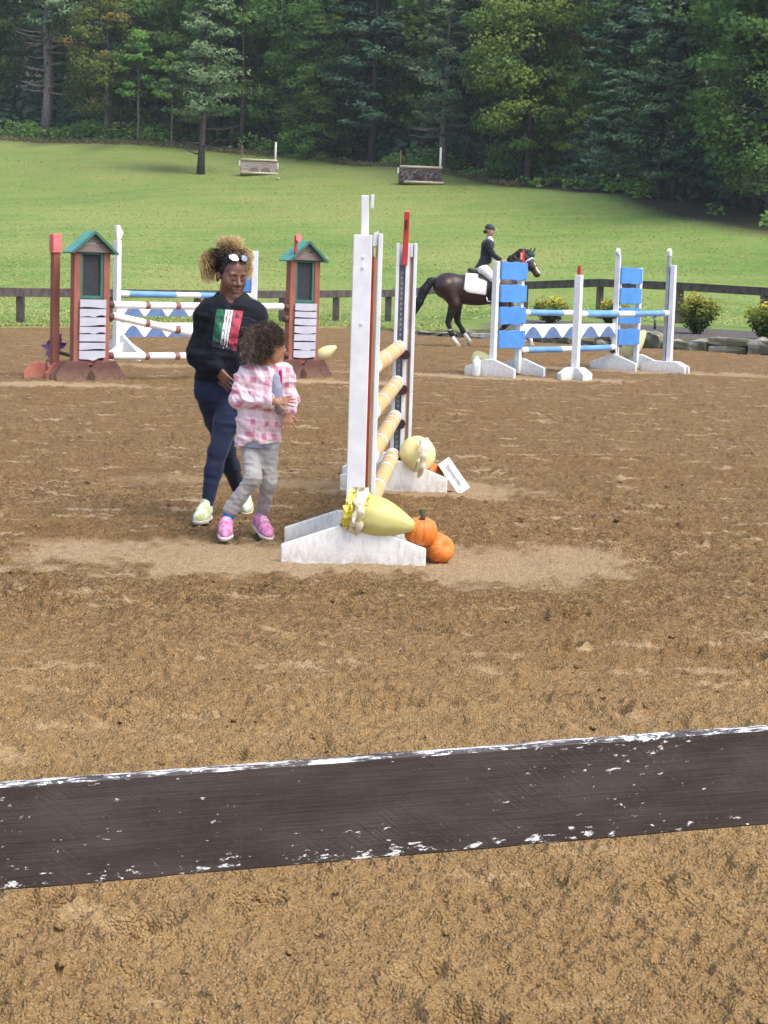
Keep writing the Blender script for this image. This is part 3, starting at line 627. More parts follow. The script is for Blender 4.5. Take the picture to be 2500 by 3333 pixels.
# ------------------------------------------------------------------ cross-country fences on the meadow
M_WW = mat('weathered_boards', (.27, .235, .20), (.17, .145, .125), 5, .85, .3, 20, stretch=(.4, 1, 2)); M_WD = mat('dark_brush_box', (.075, .062, .06), (.14, .115, .11), 9, .9, .5, 20, .02)
M_LOG = mat('peeled_log', (.52, .45, .33), (.40, .34, .25), 6, .8, stretch=(.3, 2, 2)); M_CREAM = mat('cream_paint', (.62, .62, .53), (.50, .50, .42), 8, .7); M_RPOLE = mat('faded_red_paint', (.22, .09, .07), (.16, .08, .06), 8, .8)
def coop(x, y, w, h, label, rz, brush):
    z = tz(x, y); c = thing('coop_jump', label, 'jump', (x, y, z), rz)
    d0, d1 = .55, .18                                                           # half depth at ground and at top
    def face(x0, x1, a, b2, sgn, mi=0, off=.0):
        f = lambda q: -(d0 + (d1 - d0) * q) * sgn
        th = .03
        return MB().add([(x0, f(a) - off * sgn, h * a), (x1, f(a) - off * sgn, h * a), (x1, f(b2) - off * sgn, h * b2), (x0, f(b2) - off * sgn, h * b2),
                         (x0, f(a) + th * sgn, h * a), (x1, f(a) + th * sgn, h * a), (x1, f(b2) + th * sgn, h * b2), (x0, f(b2) + th * sgn, h * b2)],
                        [(0, 1, 2, 3), (7, 6, 5, 4), (0, 4, 5, 1), (3, 2, 6, 7), (1, 5, 6, 2), (0, 3, 7, 4)])
    nb = 6
    for i in range(nb):
        for sg in (1, -1):
            face(-w / 2, w / 2, i / nb + .006, (i + 1) / nb - .006, sg).build('board', M_WD if brush else M_WW, c)
    if not brush:                                                              # dark arched cut-outs in the lower boards
        for cx, ww in ((-.34, .68), (.48, .70)):
            m = MB(); pts = [(math.cos(a) * ww * .5, max(.03, math.sin(a) ** .6 * .52)) for a in np.linspace(0, math.pi, 14)]
            f = lambda q: -(d0 + (d1 - d0) * q) - .006
            m.add([(cx + px, f(pz), h * pz) for px, pz in pts], [tuple(range(13, -1, -1))]); m.build('dark_arch', M_WD, c, False)
        MB().box(w / 2 - .04, w / 2 + .12, -d1 - .08, -d1 + .06, h * .45, h * .9).build('white_marker', M_CREAM, c)
    else:                                                                      # rough twigs stuffed in the face
        rgb = np.random.default_rng(5); n = 380; q = rgb.random(n) * .86; cc = np.stack([(rgb.random(n) - .5) * w * .96, -(d0 + (d1 - d0) * q) - .02, h * q + .03], -1)
        crown_obj('brush_filling', cards(rgb, cc, .10 + .14 * rgb.random(n), .3, .3, .35), rgb.random(n), leaf_mat('brush_twigs', (.07, .055, .05), (.15, .125, .115), (.24, .20, .18), 0), c)
    for sx in (-1, 1):                                                          # end walls
        MB().add([(sx * w / 2, -d0, 0), (sx * w / 2, d0, 0), (sx * w / 2, d1, h), (sx * w / 2, -d1, h)] + [(sx * (w / 2 - .03), -d0, 0), (sx * (w / 2 - .03), d0, 0), (sx * (w / 2 - .03), d1, h), (sx * (w / 2 - .03), -d1, h)],
                 [(0, 1, 2, 3), (7, 6, 5, 4), (0, 4, 5, 1), (1, 5, 6, 2), (2, 6, 7, 3), (3, 7, 4, 0)]).build('end_wall', M_WD, c)
    MB().tube([(-w / 2 + .02, -d1 - .02, h + .06), (w / 2 + .03, -d1 - .02, h + .05)], .085, 10).build('top_log', M_LOG, c, True)
    MB().tube([(-w / 2 + .3 * brush, -d0 - .12, .08), (w / 2 + .1, -d0 - .12, .07)], .085, 10).build('ground_log', M_LOG, c, True)
    MB().tube([(w / 2 - .12, -d1 + .1, 0), (w / 2 - .10, -d1 + .1, h + 1.35)], [.075, .07], 8).build('marker_post', M_CREAM, c, True)
    MB().tube([(-w / 2 + .06, -d1 + .1, 0), (-w / 2 + .08, -d1 + .1, h + 1.1)], [.035, .03], 8).build('thin_marker_post', M_RPOLE, c, True)
    MB().box(-w / 2 - .12, -w / 2 - .02, -d1 - .1, -d1, h * .62, h * .98).build('end_marker', M_CREAM, c)
    return c
coop(-9.6, 136.2, 2.55, .95, 'weathered plank coop with dark arches, beside the lone leaning pine', .10, False)
coop(1.65, 124.5, 2.75, 1.0, 'dark brush-faced coop with pale log rail, in front of the pale leaning trunk', .06, True)
for x, y, lab in ((-7.9, 131, 'tiny pale stone lying on the grass near the weathered coop'), (14.0, 112.5, 'pale grey stone lying at the shaded wood edge')):
    st = MB().blob((0, 0, .06), (.16, .13, .11), 8, jit=.12).build('pale_stone', M_STONE2, None, True); st.location = (x, y, tz(x, y)); tag(st, lab, 'stone')

# ------------------------------------------------------------------ jump furniture
DIRT = (.33, .24, .15)
M_W = mat('white_paint', (.69, .70, .725), (.60, .61, .64), 7, .45, .10, 40, dirt=(DIRT, .02, .20, .55))
M_WF = mat('chipped_white_paint', (.74, .74, .73), (.55, .545, .53), 34, .6, .6, 60, .004, stretch=(1, 1, .45), dirt=((.42, .36, .29), -.02, .13, .7), contrast=(.45, .75))
M_TAN = mat('bare_tan_pole', (.66, .46, .20), (.55, .36, .15), 5, .5, .15, 20, stretch=(3, 3, .4)); M_BW = mat('white_band', (.80, .76, .70), (.70, .66, .60), 9, .5); M_BR = mat('rust_band', (.55, .26, .20), (.42, .18, .14), 9, .5)
M_RED = mat('red_paint', (.50, .045, .04), (.38, .03, .03), 8, .5); M_PINK = mat('sun_bleached_red_paint', (.72, .19, .20), (.62, .15, .15), 6, .6)
M_ORANGE = mat('orange_stripe', (.80, .42, .16), (.72, .36, .12), 10, .5); M_CREAMY = mat('cream_stripe', (.82, .74, .58), None, 10, .5); M_RUST = mat('brown_stripe', (.50, .27, .16), (.42, .22, .12), 10, .5); M_YEL = mat('yellow_tip', (.85, .75, .30), None, 10, .5)
M_TRACK = mat('zinc_track', (.16, .165, .18), (.10, .105, .115), 14, .4, metal=.4); M_HOLE = mat('track_slot', (.36, .37, .40), None, 10, .5); M_CUP = mat('dark_pole_cup', (.05, .02, .03), (.03, .015, .02), 10, .4)
M_BRICK = mat('brick_red_paint', (.31, .112, .078), (.23, .080, .056), 5, .6, .2, 30, stretch=(1, 1, .4), dirt=(DIRT, 0, .25, .35)); M_MAROON = mat('maroon_stain', (.135, .062, .048), (.095, .044, .036), 5, .65, .25, 30, dirt=(DIRT, 0, .2, .4))
M_BRICKF = mat('worn_brick_red', (.42, .15, .11), (.33, .11, .08), 5, .65, .2, 30, dirt=(DIRT, 0, .1, .4))
M_TEAL = mat('teal_roof', (.10, .31, .26), (.08, .26, .22), 6, .55, .2, 20); M_DTEAL = mat('dark_green_trim', (.045, .15, .115), (.035, .12, .095), 6, .5); M_GABLE = mat('grey_brown_gable', (.215, .17, .165), (.17, .135, .13), 5, .7, .2, 25, stretch=(.4, 1, 3)); M_SCREEN = mat('dark_screen', (.020, .024, .03), (.035, .04, .048), 60, .6, .2, 200)
M_SLAT = mat('pale_lilac_slats', (.47, .48, .55), (.41, .42, .49), 5, .6, .1, 30); M_SLATGAP = mat('slat_backing', (.10, .10, .14), None, 8, .8)
M_BLUE = mat('bright_blue_plastic', (.085, .27, .64), (.07, .23, .57), 6, .35, .1, 30); M_BLUE2 = mat('pale_blue_pole', (.17, .36, .74), (.12, .28, .64), 3, .4); M_BLUE3 = mat('slate_blue_wave', (.13, .20, .38), (.10, .16, .31), 5, .5)
M_SALMON = mat('salmon_edge', (.78, .38, .28), None, 8, .6)

def poly_foot(L, he, hp, flat): return [(-L / 2, 0), (L / 2, 0), (L / 2, he), (flat / 2, hp), (-flat / 2, hp), (-L / 2, he)]
def add_foot(parent, L, he, hp, flat, y, m, th=.045, x=0.0, sink=.02, name='foot', rz=0.0):
    o = MB().prism([(px, pz - (sink if pz == 0 else 0)) for px, pz in poly_foot(L, he, hp, flat)], -th / 2, th / 2).build(name, m, parent, bevel=.006)
    o.location = (x, y, 0); o.rotation_euler = (0, 0, rz); return o
def pbox(parent, name, m, x0, x1, y0, y1, z0, z1, bevel=.004): return MB().box(x0, x1, y0, y1, z0, z1).build(name, m, parent, bevel=bevel)

def pole(name, a, b, r, bands, mats, label, group, n=18):
    """bands: list of (fraction end, material index) from a to b"""
    a = Vector(a); b = Vector(b); root = a
    fr = [0.0]; mi = []
    rg = random.Random(int(a.x * 991 + b.z * 77)); sag = .006
    f0 = 0.0
    for f1, k in bands:
        steps = max(1, int((f1 - f0) * 10))
        for i in range(steps): fr.append(f0 + (f1 - f0) * (i + 1) / steps); mi.append(k)
        f0 = f1
    d = b - a; L = d.length; pts = []; rad = []
    fr2 = [fr[0], .0022] + fr[1:-1] + [1 - .0022, 1.0]
    mi2 = [mi[0]] + mi + [mi[-1]]
    for i, f in enumerate(fr2):
        pts.append(d * f + Vector((0, 0, -sag * 4 * f * (1 - f)))); rad.append(r * (.86 if i in (0, len(fr2) - 1) else 1))
    o = MB().tube(pts, rad, n, mis=mi2).build(name, mats, None, True)
    o.location = a; o.data.set_sharp_from_angle(angle=R(50)) if hasattr(o.data, 'set_sharp_from_angle') else None
    return tag(o, label, 'pole', group)

# ---- the yellow-poled vertical
ns = thing('jump_standard', 'white two-post jump standard with red and orange stripe, nearest to the dark board', 'jump standard', (-.135, 10.62, 0), 0, 'white standards of the yellow-poled jump')
pbox(ns, 'post', M_W, -.080, .024, -.055, .05, .02, 1.775); pbox(ns, 'post', M_W, .056, .082, -.05, .05, .02, 1.785)
pbox(ns, 'web', M_W, .0245, .0555, -.005, .02, .10, 1.77, 0)
pbox(ns, 'red_stripe', M_RED, .0248, .038, -.016, -.006, .36, 1.66, 0); pbox(ns, 'orange_stripe', M_ORANGE, .0382, .0480, -.016, -.006, .36, 1.66, 0); pbox(ns, 'cream_stripe', M_CREAMY, .0482, .0552, -.014, -.006, .36, 1.66, 0)
MB().prism([(.027, 1.74), (.056, 1.74), (.044, 1.655), (.036, 1.655)], -.024, -.017).build('yellow_tip', M_YEL, ns)
MB().prism([(.032, 1.79), (.058, 1.80), (.052, 1.72), (.028, 1.715)], -.034, -.025).build('white_peg', M_W, ns)
for zz in (1.655, 1.60, 1.29): MB().tube([(-.022, -.062, zz), (-.022, -.054, zz)], .008, 10).build('bolt', M_W, ns)
o = pbox(ns, 'marker_slat', M_W, -.022, .022, .052, .064, 1.55, 1.995); o.rotation_euler = (0, R(-1.5), 0); o.location = (.027, 0, .0)
pbox(ns, 'marker_plate', M_W, .008, .026, .045, .0515, 1.925, 2.0, .002)
add_foot(ns, .79, .09, .20, .18, -.36, M_WF, x=-.025); add_foot(ns, .79, .09, .20, .18, .34, M_WF, x=-.045)
pbox(ns, 'foot_spacer', M_WF, -.05, .05, -.335, .315, .02, .10)
fs = thing('jump_standard', 'white jump standard with grey track and red marker slat beside the fallen sign', 'jump standard', (.108, 14.25, 0), 0, 'white standards of the yellow-poled jump')
for x0, x1, y0 in ((-.078, -.052, -.05), (-.006, .022, -.055), (.052, .078, -.05)): pbox(fs, 'post', M_W, x0, x1, y0, .05, .02, 1.80 + .005 * (x0 > 0))
pbox(fs, 'web', M_W, -.0515, -.0065, 0, .03, .1, 1.79, 0); pbox(fs, 'web', M_W, .0225, .0515, 0, .03, .1, 1.79, 0)
tr = pbox(fs, 'track', M_TRACK, -.0505, -.0075, -.035, -.001, .12, 1.64, .002)
h = MB()
for i in range(38): h.box(-.034, -.024, -.0362, -.0352, .17 + i * .038, .185 + i * .038)
tag(h.build('slots', M_HOLE, tr), kind='stuff')
pbox(fs, 'brown_stripe', M_RUST, .0325, .044, -.012, -.001, .3, 1.70, 0); pbox(fs, 'cream_stripe', M_CREAMY, .023, .032, -.012, -.001, .3, 1.70, 0); pbox(fs, 'white_peg', M_W, .026, .047, -.04, -.013, 1.70, 1.80, .002)
o = pbox(fs, 'red_marker_slat', M_RED, -.022, .018, -.075, -.057, 1.64, 2.03); o.rotation_euler = (0, R(.7), 0); o.location = (-.03, .0, 0)
pbox(fs, 'marker_back', M_SALMON, -.012, .006, -.056, -.046, 1.80, 2.045, .002)
pbox(fs, 'marker_hook', mat('dark_red_hook', (.12, .01, .012), None, 9, .5), -.014, -.002, -.09, -.076, 1.90, 1.975, .002)
add_foot(fs, .79, .095, .215, .18, -.33, M_WF, x=-.045); add_foot(fs, .79, .095, .215, .18, .33, M_WF, x=-.045); pbox(fs, 'foot_spacer', M_WF, -.05, .05, -.3, .3, .02, .10)
YB = [(.045, 1), (.055, 2), (.075, 1), (.14, 0), (.150, 2), (.175, 1), (.185, 2), (.30, 0), (.31, 2), (.335, 1), (.345, 2), (.62, 0), (.63, 2), (.66, 1), (.67, 2), (.93, 0), (1, 1)]
for (xa, za, zb, lab) in ((.073, 1.035, 1.04, 'topmost yellow pole of the vertical jump with white bands'), (.066, .775, .78, 'second yellow pole from the top of the vertical jump'), (.057, .52, .525, 'second yellow pole from the bottom of the vertical jump'), (.05, .235, .24, 'lowest yellow pole of the vertical jump, ending above the big gourd')):
    pole('jump_pole', (xa, 14.15, za), (-.10, 10.72, zb), .053, YB, [M_TAN, M_BW, M_BR], lab, 'yellow banded poles of the vertical jump')
    MB().tube([(xa - .108 + .045, -.13, za - .052), (xa - .108 + .045, -.05, za - .052)], .038, 8).build('pole_cup', M_CUP, fs)
    pbox(ns, 'pole_cup', M_CUP, .0 , .05, .055, .13, zb - .085, zb - .055)

# ---- gourds and pumpkins
M_GOURD = mat('pale_green_gourd', (.42, .40, .12), (.55, .51, .20), 4, .5, .15, 60, .003, sss=.05); M_GOURDY = mat('pale_yellow_gourd', (.74, .68, .26), (.80, .75, .40), 4, .5, .15, 60, .003)
M_TISSUE = mat('yellow_tissue', (.80, .68, .08), (.86, .78, .26), 9, .6); M_TISW = mat('cream_tissue', (.66, .60, .42), (.74, .69, .54), 9, .6); M_PUMP = mat('pumpkin_skin', (.72, .24, .045), (.60, .17, .03), 7, .42, .25, 70, .002, stretch=(1, 1, .4)); M_STEM = mat('pumpkin_stem', (.075, .065, .045), (.05, .05, .03), 20, .8)
M_GREEN = mat('green_gourd', (.10, .16, .07), (.18, .22, .10), 8, .5)
def ruffle(mb, r0, r1, z0, z1, n, seed, M, waves=9, amp=.25, mi=0):
    rg = np.random.default_rng(seed); v = []; ph = rg.random(4) * 6.28
    for j in range(5):
        f = j / 4
        for k in range(n):
            a = 2 * math.pi * k / n; w = math.sin(a * waves + ph[0]) * .6 + math.sin(a * (waves * 2 + 3) + ph[1]) * .4
            r = r0 + (r1 - r0) * f * (1 + amp * w * f) + .004 * rg.standard_normal(); v.append((r * math.cos(a), r * math.sin(a), z0 + (z1 - z0) * f + .35 * (r1 - r0) * w * f * math.cos(a * 3 + ph[2]) + .004 * rg.standard_normal()))
    f = [(j * n + k, j * n + (k + 1) % n, (j + 1) * n + (k + 1) % n, (j + 1) * n + k) for j in range(4) for k in range(n)]
    mb.add(v, f, mi, M)
def axis(c, d, roll=0.0):
    d = Vector(d).normalized(); q = d.to_track_quat('Z', 'Y').to_matrix().to_4x4(); return Matrix.Translation(c) @ q @ Matrix.Rotation(roll, 4, 'Z')
def gourd(c, d, L, r, label, m, tissue=True, seed=1, bow=True):
    root = thing('gourd', label, 'gourd', c)
    prof = [(.02, 0), (.62, .02), (.86, .10), (.97, .22), (1.0, .34), (.96, .48), (.84, .62), (.64, .76), (.44, .88), (.30, .96), (.20, .995), (.05, 1.0)]
    M = axis((0, 0, 0), d); M = M @ Matrix.Translation((0, 0, -L * .42))
    MB().lathe([(q * r, z * L) for q, z in prof], 40, M=M, rib=.02, nrib=10).build('skin', m, root, True)
    if tissue:
        b = MB(); ruffle(b, r * .78, r * 1.07, L * .15, L * .02, 90, seed, M, 11, .2); ruffle(b, r * .62, r * .98, L * .13, -L * .07, 72, seed + 1, M, 9, .25); ruffle(b, r * .96, r * 1.06, L * .14, L * .24, 72, seed + 2, M, 9, .25); ruffle(b, r * .8, r * 1.0, L * .12, -L * .06, 72, seed + 9, M, 6, .3)
        b.build('tissue_ruffle', M_TISSUE, root, True)
    if bow:
        b = MB(); rg = np.random.default_rng(seed)
        for s0 in range(2):
            n = 14; v = []
            for i in range(n):
                f = i / (n - 1); zz = .14 - (.30 - .05 * s0) * f; w = .010 + .020 * math.sin(f * 3.1 + s0) ** 2 + .004 * rg.standard_normal()
                xo = -.015 + .018 * s0 + .03 * math.sin(f * 2.8 + 2 * s0) - .01 * f; yo = -math.sqrt(max(.0, (r * 1.06) ** 2 - min(abs(zz), r) ** 2)) - .022 - .010 * s0 + .012 * math.sin(f * 14 + s0) + .004 * rg.standard_normal()
                v += [(xo - w, yo + .012 * math.sin(i * 2.1), zz), (xo + .006 * rg.standard_normal(), yo - .022, zz + .004), (xo + w, yo + .010 * math.cos(i * 1.7), zz)]
            b.add(v, [(i * 3 + k, i * 3 + k + 1, i * 3 + k + 4, i * 3 + k + 3) for i in range(n - 1) for k in (0, 1)])
        o = b.build('tissue_bow', M_TISW, root, True)
        o.location = M @ Vector((0, 0, L * .12)); o.location.y += .02
    return root
gourd((-.035, 10.285, .252), (1, -.12, -.22), .36, .112, 'large pale green gourd with ruffled yellow tissue lying on the nearest white foot', M_GOURD, seed=3)
gourd((.225, 13.98, .27), (-.35, .85, .15), .30, .132, 'pale gourd in yellow tissue at the foot of the standard beside the fallen sign', M_GOURDY, False, 8, True)
def pumpkin(c, r, label, tiltd, stem=True, sq=.92):
    root = thing('pumpkin', label, 'pumpkin', c); M = axis((0, 0, 0), tiltd)
    prof = [(.10, -.80), (.45, -.84), (.74, -.70), (.93, -.40), (1.0, -.02), (.95, .38), (.78, .70), (.50, .86), (.24, .82), (.08, .74)]
    MB().lathe([(q * r, z * r * sq) for q, z in prof], 96, M=M, rib=.05, nrib=13).build('skin', M_PUMP, root, True)
    if stem: MB().tube([M @ Vector((0, 0, r * .66)), M @ Vector((.006, 0, r * .95)), M @ Vector((-.004, .01, r * 1.32))], [.020, .012, .015], 8).build('stem', M_STEM, root, True)
    return root
pumpkin((.205, 10.33, .172), .093, 'round orange pumpkin with upright dark stem, lodged between gourd tip and lower pumpkin', (.05, -.1, 1))
pumpkin((.272, 10.52, .083), .088, 'pumpkin mostly hidden behind the two others by the white foot', (.25, .2, 1))
pumpkin((.312, 10.36, .076), .082, 'lowest pumpkin resting on the sand against the end of the white foot', (.55, -.75, .35), False)
pumpkin((.335, 14.06, .10), .105, 'small orange pumpkin peeping out between pale gourd and fallen sign', (.1, .4, 1))

# ---- tilted white sign
sg = thing('plank_sign', 'white plank sign with worn dark lettering leaning against the far white foot', 'sign', (.505, 13.93, .112), 0)
t = NT('worn_dark_lettering'); t.L(t.mix(t.sstep(t.noise(t.coord('Object'), 160, 4), .42, .62), (.30, .31, .35), (.66, .67, .70)), t.b.inputs['Base Color']); M_LET = t.m
Ms = Matrix.Rotation(R(53.5), 4, 'Y')
MB().box(-.138, .138, -.012, .012, -.050, .050, M=Ms).build('board', mat('white_sign_board', (.84, .85, .87), (.78, .79, .81), 5, .4), sg, bevel=.003)
fc = bpy.data.curves.new('lettering', 'FONT'); fc.body = 'Sommerville'; fc.size = .034; fc.align_x = 'CENTER'; fc.align_y = 'CENTER'; fc.extrude = .0006; fc.offset = .0007
fo = bpy.data.objects.new('lettering', fc); COL.objects.link(fo); dg = bpy.context.evaluated_depsgraph_get(); fm = bpy.data.meshes.new_from_object(fo.evaluated_get(dg)); bpy.data.objects.remove(fo)
fm.materials.clear(); fm.materials.append(M_LET); lo = bpy.data.objects.new('lettering', fm); COL.objects.link(lo); lo.parent = sg; lo.matrix_basis = Ms @ Matrix.Translation((-.008, -.0135, .004)) @ Matrix.Rotation(R(90), 4, 'X')
MB().box(-.135, .12, .012, .09, -.045, -.02, M=Ms).build('back_brace', M_MAROON, sg)

# ---- brick-red towers of the house jump
def scallop(x0, x1, z0, z1, y, seed, depth=.0):
    rg = np.random.default_rng(seed); n = 14; low = []
    a, b2 = rg.random() * .014, rg.random() * .018; pk = rg.random() < .35; ph = rg.random() * 6
    for i in range(n + 1):
        f = i / n; low.append((x0 + (x1 - x0) * f, z0 + a * math.sin(f * 4 + ph) + (-.028 * max(0, 1 - abs(f - .55) / .22) if pk else 0)))
    poly = low + [(x1, z1), (x0, z1)]
    return MB().prism([(px, pz) for px, pz in poly], y - .018, y)
def tower(x, y, rz, label, flag, seed):
    t0 = thing('jump_tower', label, 'jump standard', (x, y, 0), rz, 'little house towers of the brick red jump')
    w = .275
    for sx in (-1, 1):
        pbox(t0, 'post', M_MAROON if False else M_BRICK, sx * (w - .05) - .05, sx * (w - .05) + .05, -.06, .06, .02 if sx > 0 else .14, 1.76, .008)
        add_foot(t0, .60, .07, .27, .30, -.075, M_MAROON, .05, x=sx * (w - .045) - .02)
        add_foot(t0, .60, .07, .27, .30, .085, M_MAROON, .05, x=sx * (w - .045) - .02)
    pbox(t0, 'rail', M_BRICK, -w + .10, w - .10, -.05, .05, .21, .275)
    pbox(t0, 'backing', M_SLATGAP, -w + .10, w - .10, -.012, .012, .275, 1.12, 0)
    hts = np.random.default_rng(seed).uniform(.85, 1.15, 7); hts = hts / hts.sum() * .83; z = 1.115
    for i, hh in enumerate(hts):
        o = scallop(-w + .075, w - .075, z - hh + .020, z, -.015, seed * 10 + i).build('slat', M_SLAT, t0); o.location = (0, -.046, 0); o.rotation_euler = (R(1.2), 0, 0); z -= hh
    pbox(t0, 'screen', M_SCREEN, -w + .14, w - .14, -.01, .01, 1.165, 1.725, 0)
    fr = MB(); 
    for a, b2, c, d in ((-w + .10, -w + .14, 1.12, 1.76), (w - .14, w - .10, 1.12, 1.76), (-w + .14, w - .14, 1.12, 1.165), (-w + .14, w - .14, 1.725, 1.76)): fr.box(a, b2, -.045, .03, c, d)
    fr.build('window_frame', M_DTEAL, t0, bevel=.004)
    ap = 2.03; ev = 1.755; ow = .345
    def gy(zv): return (w + .01) * (ap - .03 - zv) / (ap - .03 - ev)
    for k, (za, zb) in enumerate(((1.762, 1.878), (1.888, 1.985))):
        MB().prism([(-gy(za) , za), (gy(za), za), (gy(zb), zb), (-gy(zb), zb)], -.10, -.08).build('gable_board', M_GABLE, t0); MB().prism([(-gy(za), za), (gy(za), za), (gy(zb), zb), (-gy(zb), zb)], .08, .10).build('gable_board', M_GABLE, t0)
    for sx in (-1, 1):
        d = Vector((sx * ow, 0, -(ap - ev + .015))).normalized(); L = math.hypot(ow, ap - ev + .015)
        b = MB(); b.box(-.012 if sx < 0 else 0, L, -.16, .16, -.012, .012)
        o = b.build('roof_slope', M_TEAL, t0, bevel=.003); o.location = (0, 0, ap + .004); o.rotation_euler = (0, math.atan2(-d.z, d.x), 0)
        o2 = MB().box(.0, L, -.172, -.161, -.026, .010).build('fascia', M_DTEAL, t0); o2.location = (0, 0, ap + .004); o2.rotation_euler = o.rotation_euler
    if flag:
        MB().box(-.25, -.21, -.13, -.10, 1.80, 2.12).build('marker_stick', M_RED, t0); MB().prism([(-.25, 2.12), (-.20, 2.16), (-.15, 2.11), (-.16, 2.05), (-.21, 2.02), (-.25, 2.06)], -.15, -.131).build('marker_disc', M_PINK, t0)
    for zc in (1.05, .88, .34):
        MB().tube([(w if not flag else -w, -.02, zc), (w + .07 if not flag else -w - .07, -.02, zc)], .05, 10).build('pole_cup', M_MAROON, t0, True)
    return t0
TL = (-4.15, 26.45); TR = (-1.33, 28.95)
tower(TL[0], TL[1], R(36), 'brick red house tower with green roof and pale slats, next to the plain red post', False, 4)
tower(TR[0], TR[1], R(38), 'brick red house tower with a red marker on its green roof', True, 9)
u = Vector((math.cos(R(37)), math.sin(R(37)), 0))
pa = Vector((*TL, 0)) + u * .36; pb = Vector((*TR, 0)) - u * .36
BB = [(.175, 0), (.20, 1), (.345, 0), (.375, 1), (.62, 0), (.65, 1), (.80, 0), (.83, 1), (1, 0)]
M_PW = mat('white_pole', (.82, .81, .80), (.74, .73, .72), 4, .45); M_PB = mat('brown_pole_band', (.26, .12, .09), (.20, .09, .07), 8, .5)
for za, zb, lab in ((1.045, 1.06, 'level white pole with brown bands at the top of the house jump'), (.895, .38, 'sloping white pole with brown bands hung lower at one end'), (.335, .33, 'lowest white pole with brown bands just above the sand')):
    pole('jump_pole', (pa.x, pa.y - .02, za), (pb.x, pb.y - .02, zb), .052, BB, [M_PW, M_PB], lab, 'white and brown poles of the house jump')

# plain red standard
rs = thing('jump_standard', 'plain brick red post with faded pink top and crossed feet', 'jump standard', (-4.665, 26.62, 0), R(38))
pbox(rs, 'post', M_BRICK, -.05, .05, -.05, .05, .02, 1.735, .006); pbox(rs, 'faded_top', M_PINK, -.066, .066, -.066, .066, 1.735, 2.0, .01)
for yy, xx, rz in ((-.075, .13, 0), (.075, -.13, 0)): add_foot(rs, .62, .08, .22, .34, yy, M_BRICKF, .05, x=xx)
for xx, yy in ((.082, -.17), (-.082, .17)): add_foot(rs, .56, .08, .22, .30, yy, M_BRICKF, .05, x=xx, rz=R(90))

# ---- blue and white standards
M_POST = mat('white_post', (.70, .71, .73), (.62, .63, .65), 6, .5, .1, 30, dirt=(DIRT, .0, .25, .5)); M_GREYP = mat('dull_grey_post', (.36, .38, .39), (.28, .30, .31), 6, .5, metal=.3)
def panel(parent, x0, x1, z0, z1, y, seed):
    rg = np.random.default_rng(seed); n = 16; top = []; bot = []
    for i in range(n + 1):
        f = i / n; w = .008 * math.sin(f * 12.5 + rg.random() * .3) + .008 * (abs(f - .5) < .3)
        top.append((x0 + (x1 - x0) * f, z1 + w * .8)); bot.append((x0 + (x1 - x0) * f, z0 - w))
    return MB().prism(bot + top[::-1], y - .02, y + .02).build('panel', M_BLUE, parent, bevel=.004)
def wing(x, y, rz, label, group, outer_left, tall, mark):
    """two posts .8 m apart along local x, panels between, feet across"""
    t0 = thing('jump_standard', label, 'jump standard', (x, y, 0), rz, group); W2 = .40
    for sx in (-1, 1):
        pbox(t0, 'post', M_POST, sx * W2 - .045, sx * W2 + .045, -.045, .045, .02, 1.86 if (sx < 0) == outer_left or tall else 1.80, .006)
        add_foot(t0, .95, .13, .27, .16, sx * .001, M_WF, .06, x=sx * W2 + sx * .078, rz=R(90))
    for i, (z0, z1) in enumerate(((1.57, 1.85), (1.205, 1.48), (.845, 1.12), (.455, .735))):
        panel(t0, -W2 - (.0 if outer_left else .06) + (.05 if outer_left else 0), W2 + (.06 if outer_left else -.05), z0, z1, -.066, i + int(abs(x) * 10))
    return t0
RZ = R(55.3); cu, su = math.cos(RZ), math.sin(RZ)
b1 = wing(1.7 + .4 * cu, 31.2 + .4 * su, RZ, 'blue panelled white standard hiding the chest of the horse', 'blue panelled standards', True, False, True)
pbox(b1, 'red_marker', M_RED, .37, .43, -.03, -.01, 1.82, 2.05); pbox(b1, 'pink_marker', M_PINK, .31, .365, -.03, -.012, 1.90, 2.02)
b2 = wing(4.14 + .4 * cu, 34.9 + .4 * su, RZ, 'blue panelled white standard with a tall hooked post, beside the bed', 'blue panelled standards', False, False, False)
pbox(b2, 'tall_post', M_POST, -.49, -.447, -.05, .05, .02, 2.08); MB().prism([(-.50, 2.08), (-.445, 2.08), (-.445, 2.17), (-.475, 2.20), (-.53, 2.14), (-.53, 2.10)], -.03, .03).build('hook', M_W, b2)
pbox(b2, 'track', M_GREYP, -.4465, -.43, -.06, -.0505, .3, 1.9)
mp = thing('jump_standard', 'single white post with small red top and crossed feet, in front of the blue poles', 'jump standard', (3.03, 31.0, 0), R(60))
pbox(mp, 'post', M_POST, -.055, .055, -.055, .055, .02, 1.68, .006); pbox(mp, 'red_top', M_RED, -.025, .025, -.025, .025, 1.68, 1.82)
for q in (0, 90): add_foot(mp, .62, .09, .19, .30, .0, M_WF, .12 + .004 * (q > 0), rz=R(q - 30))
rp = thing('jump_standard', 'tall white and grey double post at the end of the blue poles', 'jump standard', (5.04, 34.75, 0), R(58))
pbox(rp, 'post', M_POST, -.05, .05, -.11, -.02, .02, 1.92, .006); pbox(rp, 'grey_post', M_GREYP, -.045, .045, .0, .06, .02, 2.10, .006); MB().prism([(-.05, 2.09), (.04, 2.09), (.05, 2.17), (.0, 2.22), (-.07, 2.17)], -.0, .06).build('hook', M_W, rp)  # second post of the pair is coloured dull grey
add_foot(rp, .85, .10, .19, .45, .0, M_WF, .07, x=-.088, rz=R(90)); add_foot(rp, .85, .10, .19, .45, .0, M_WF, .07, x=.088, rz=R(90))
BL = [(.05, 1), (.35, 0), (.47, 1), (.53, 1), (.65, 0) , (.95, 0), (1, 1)]
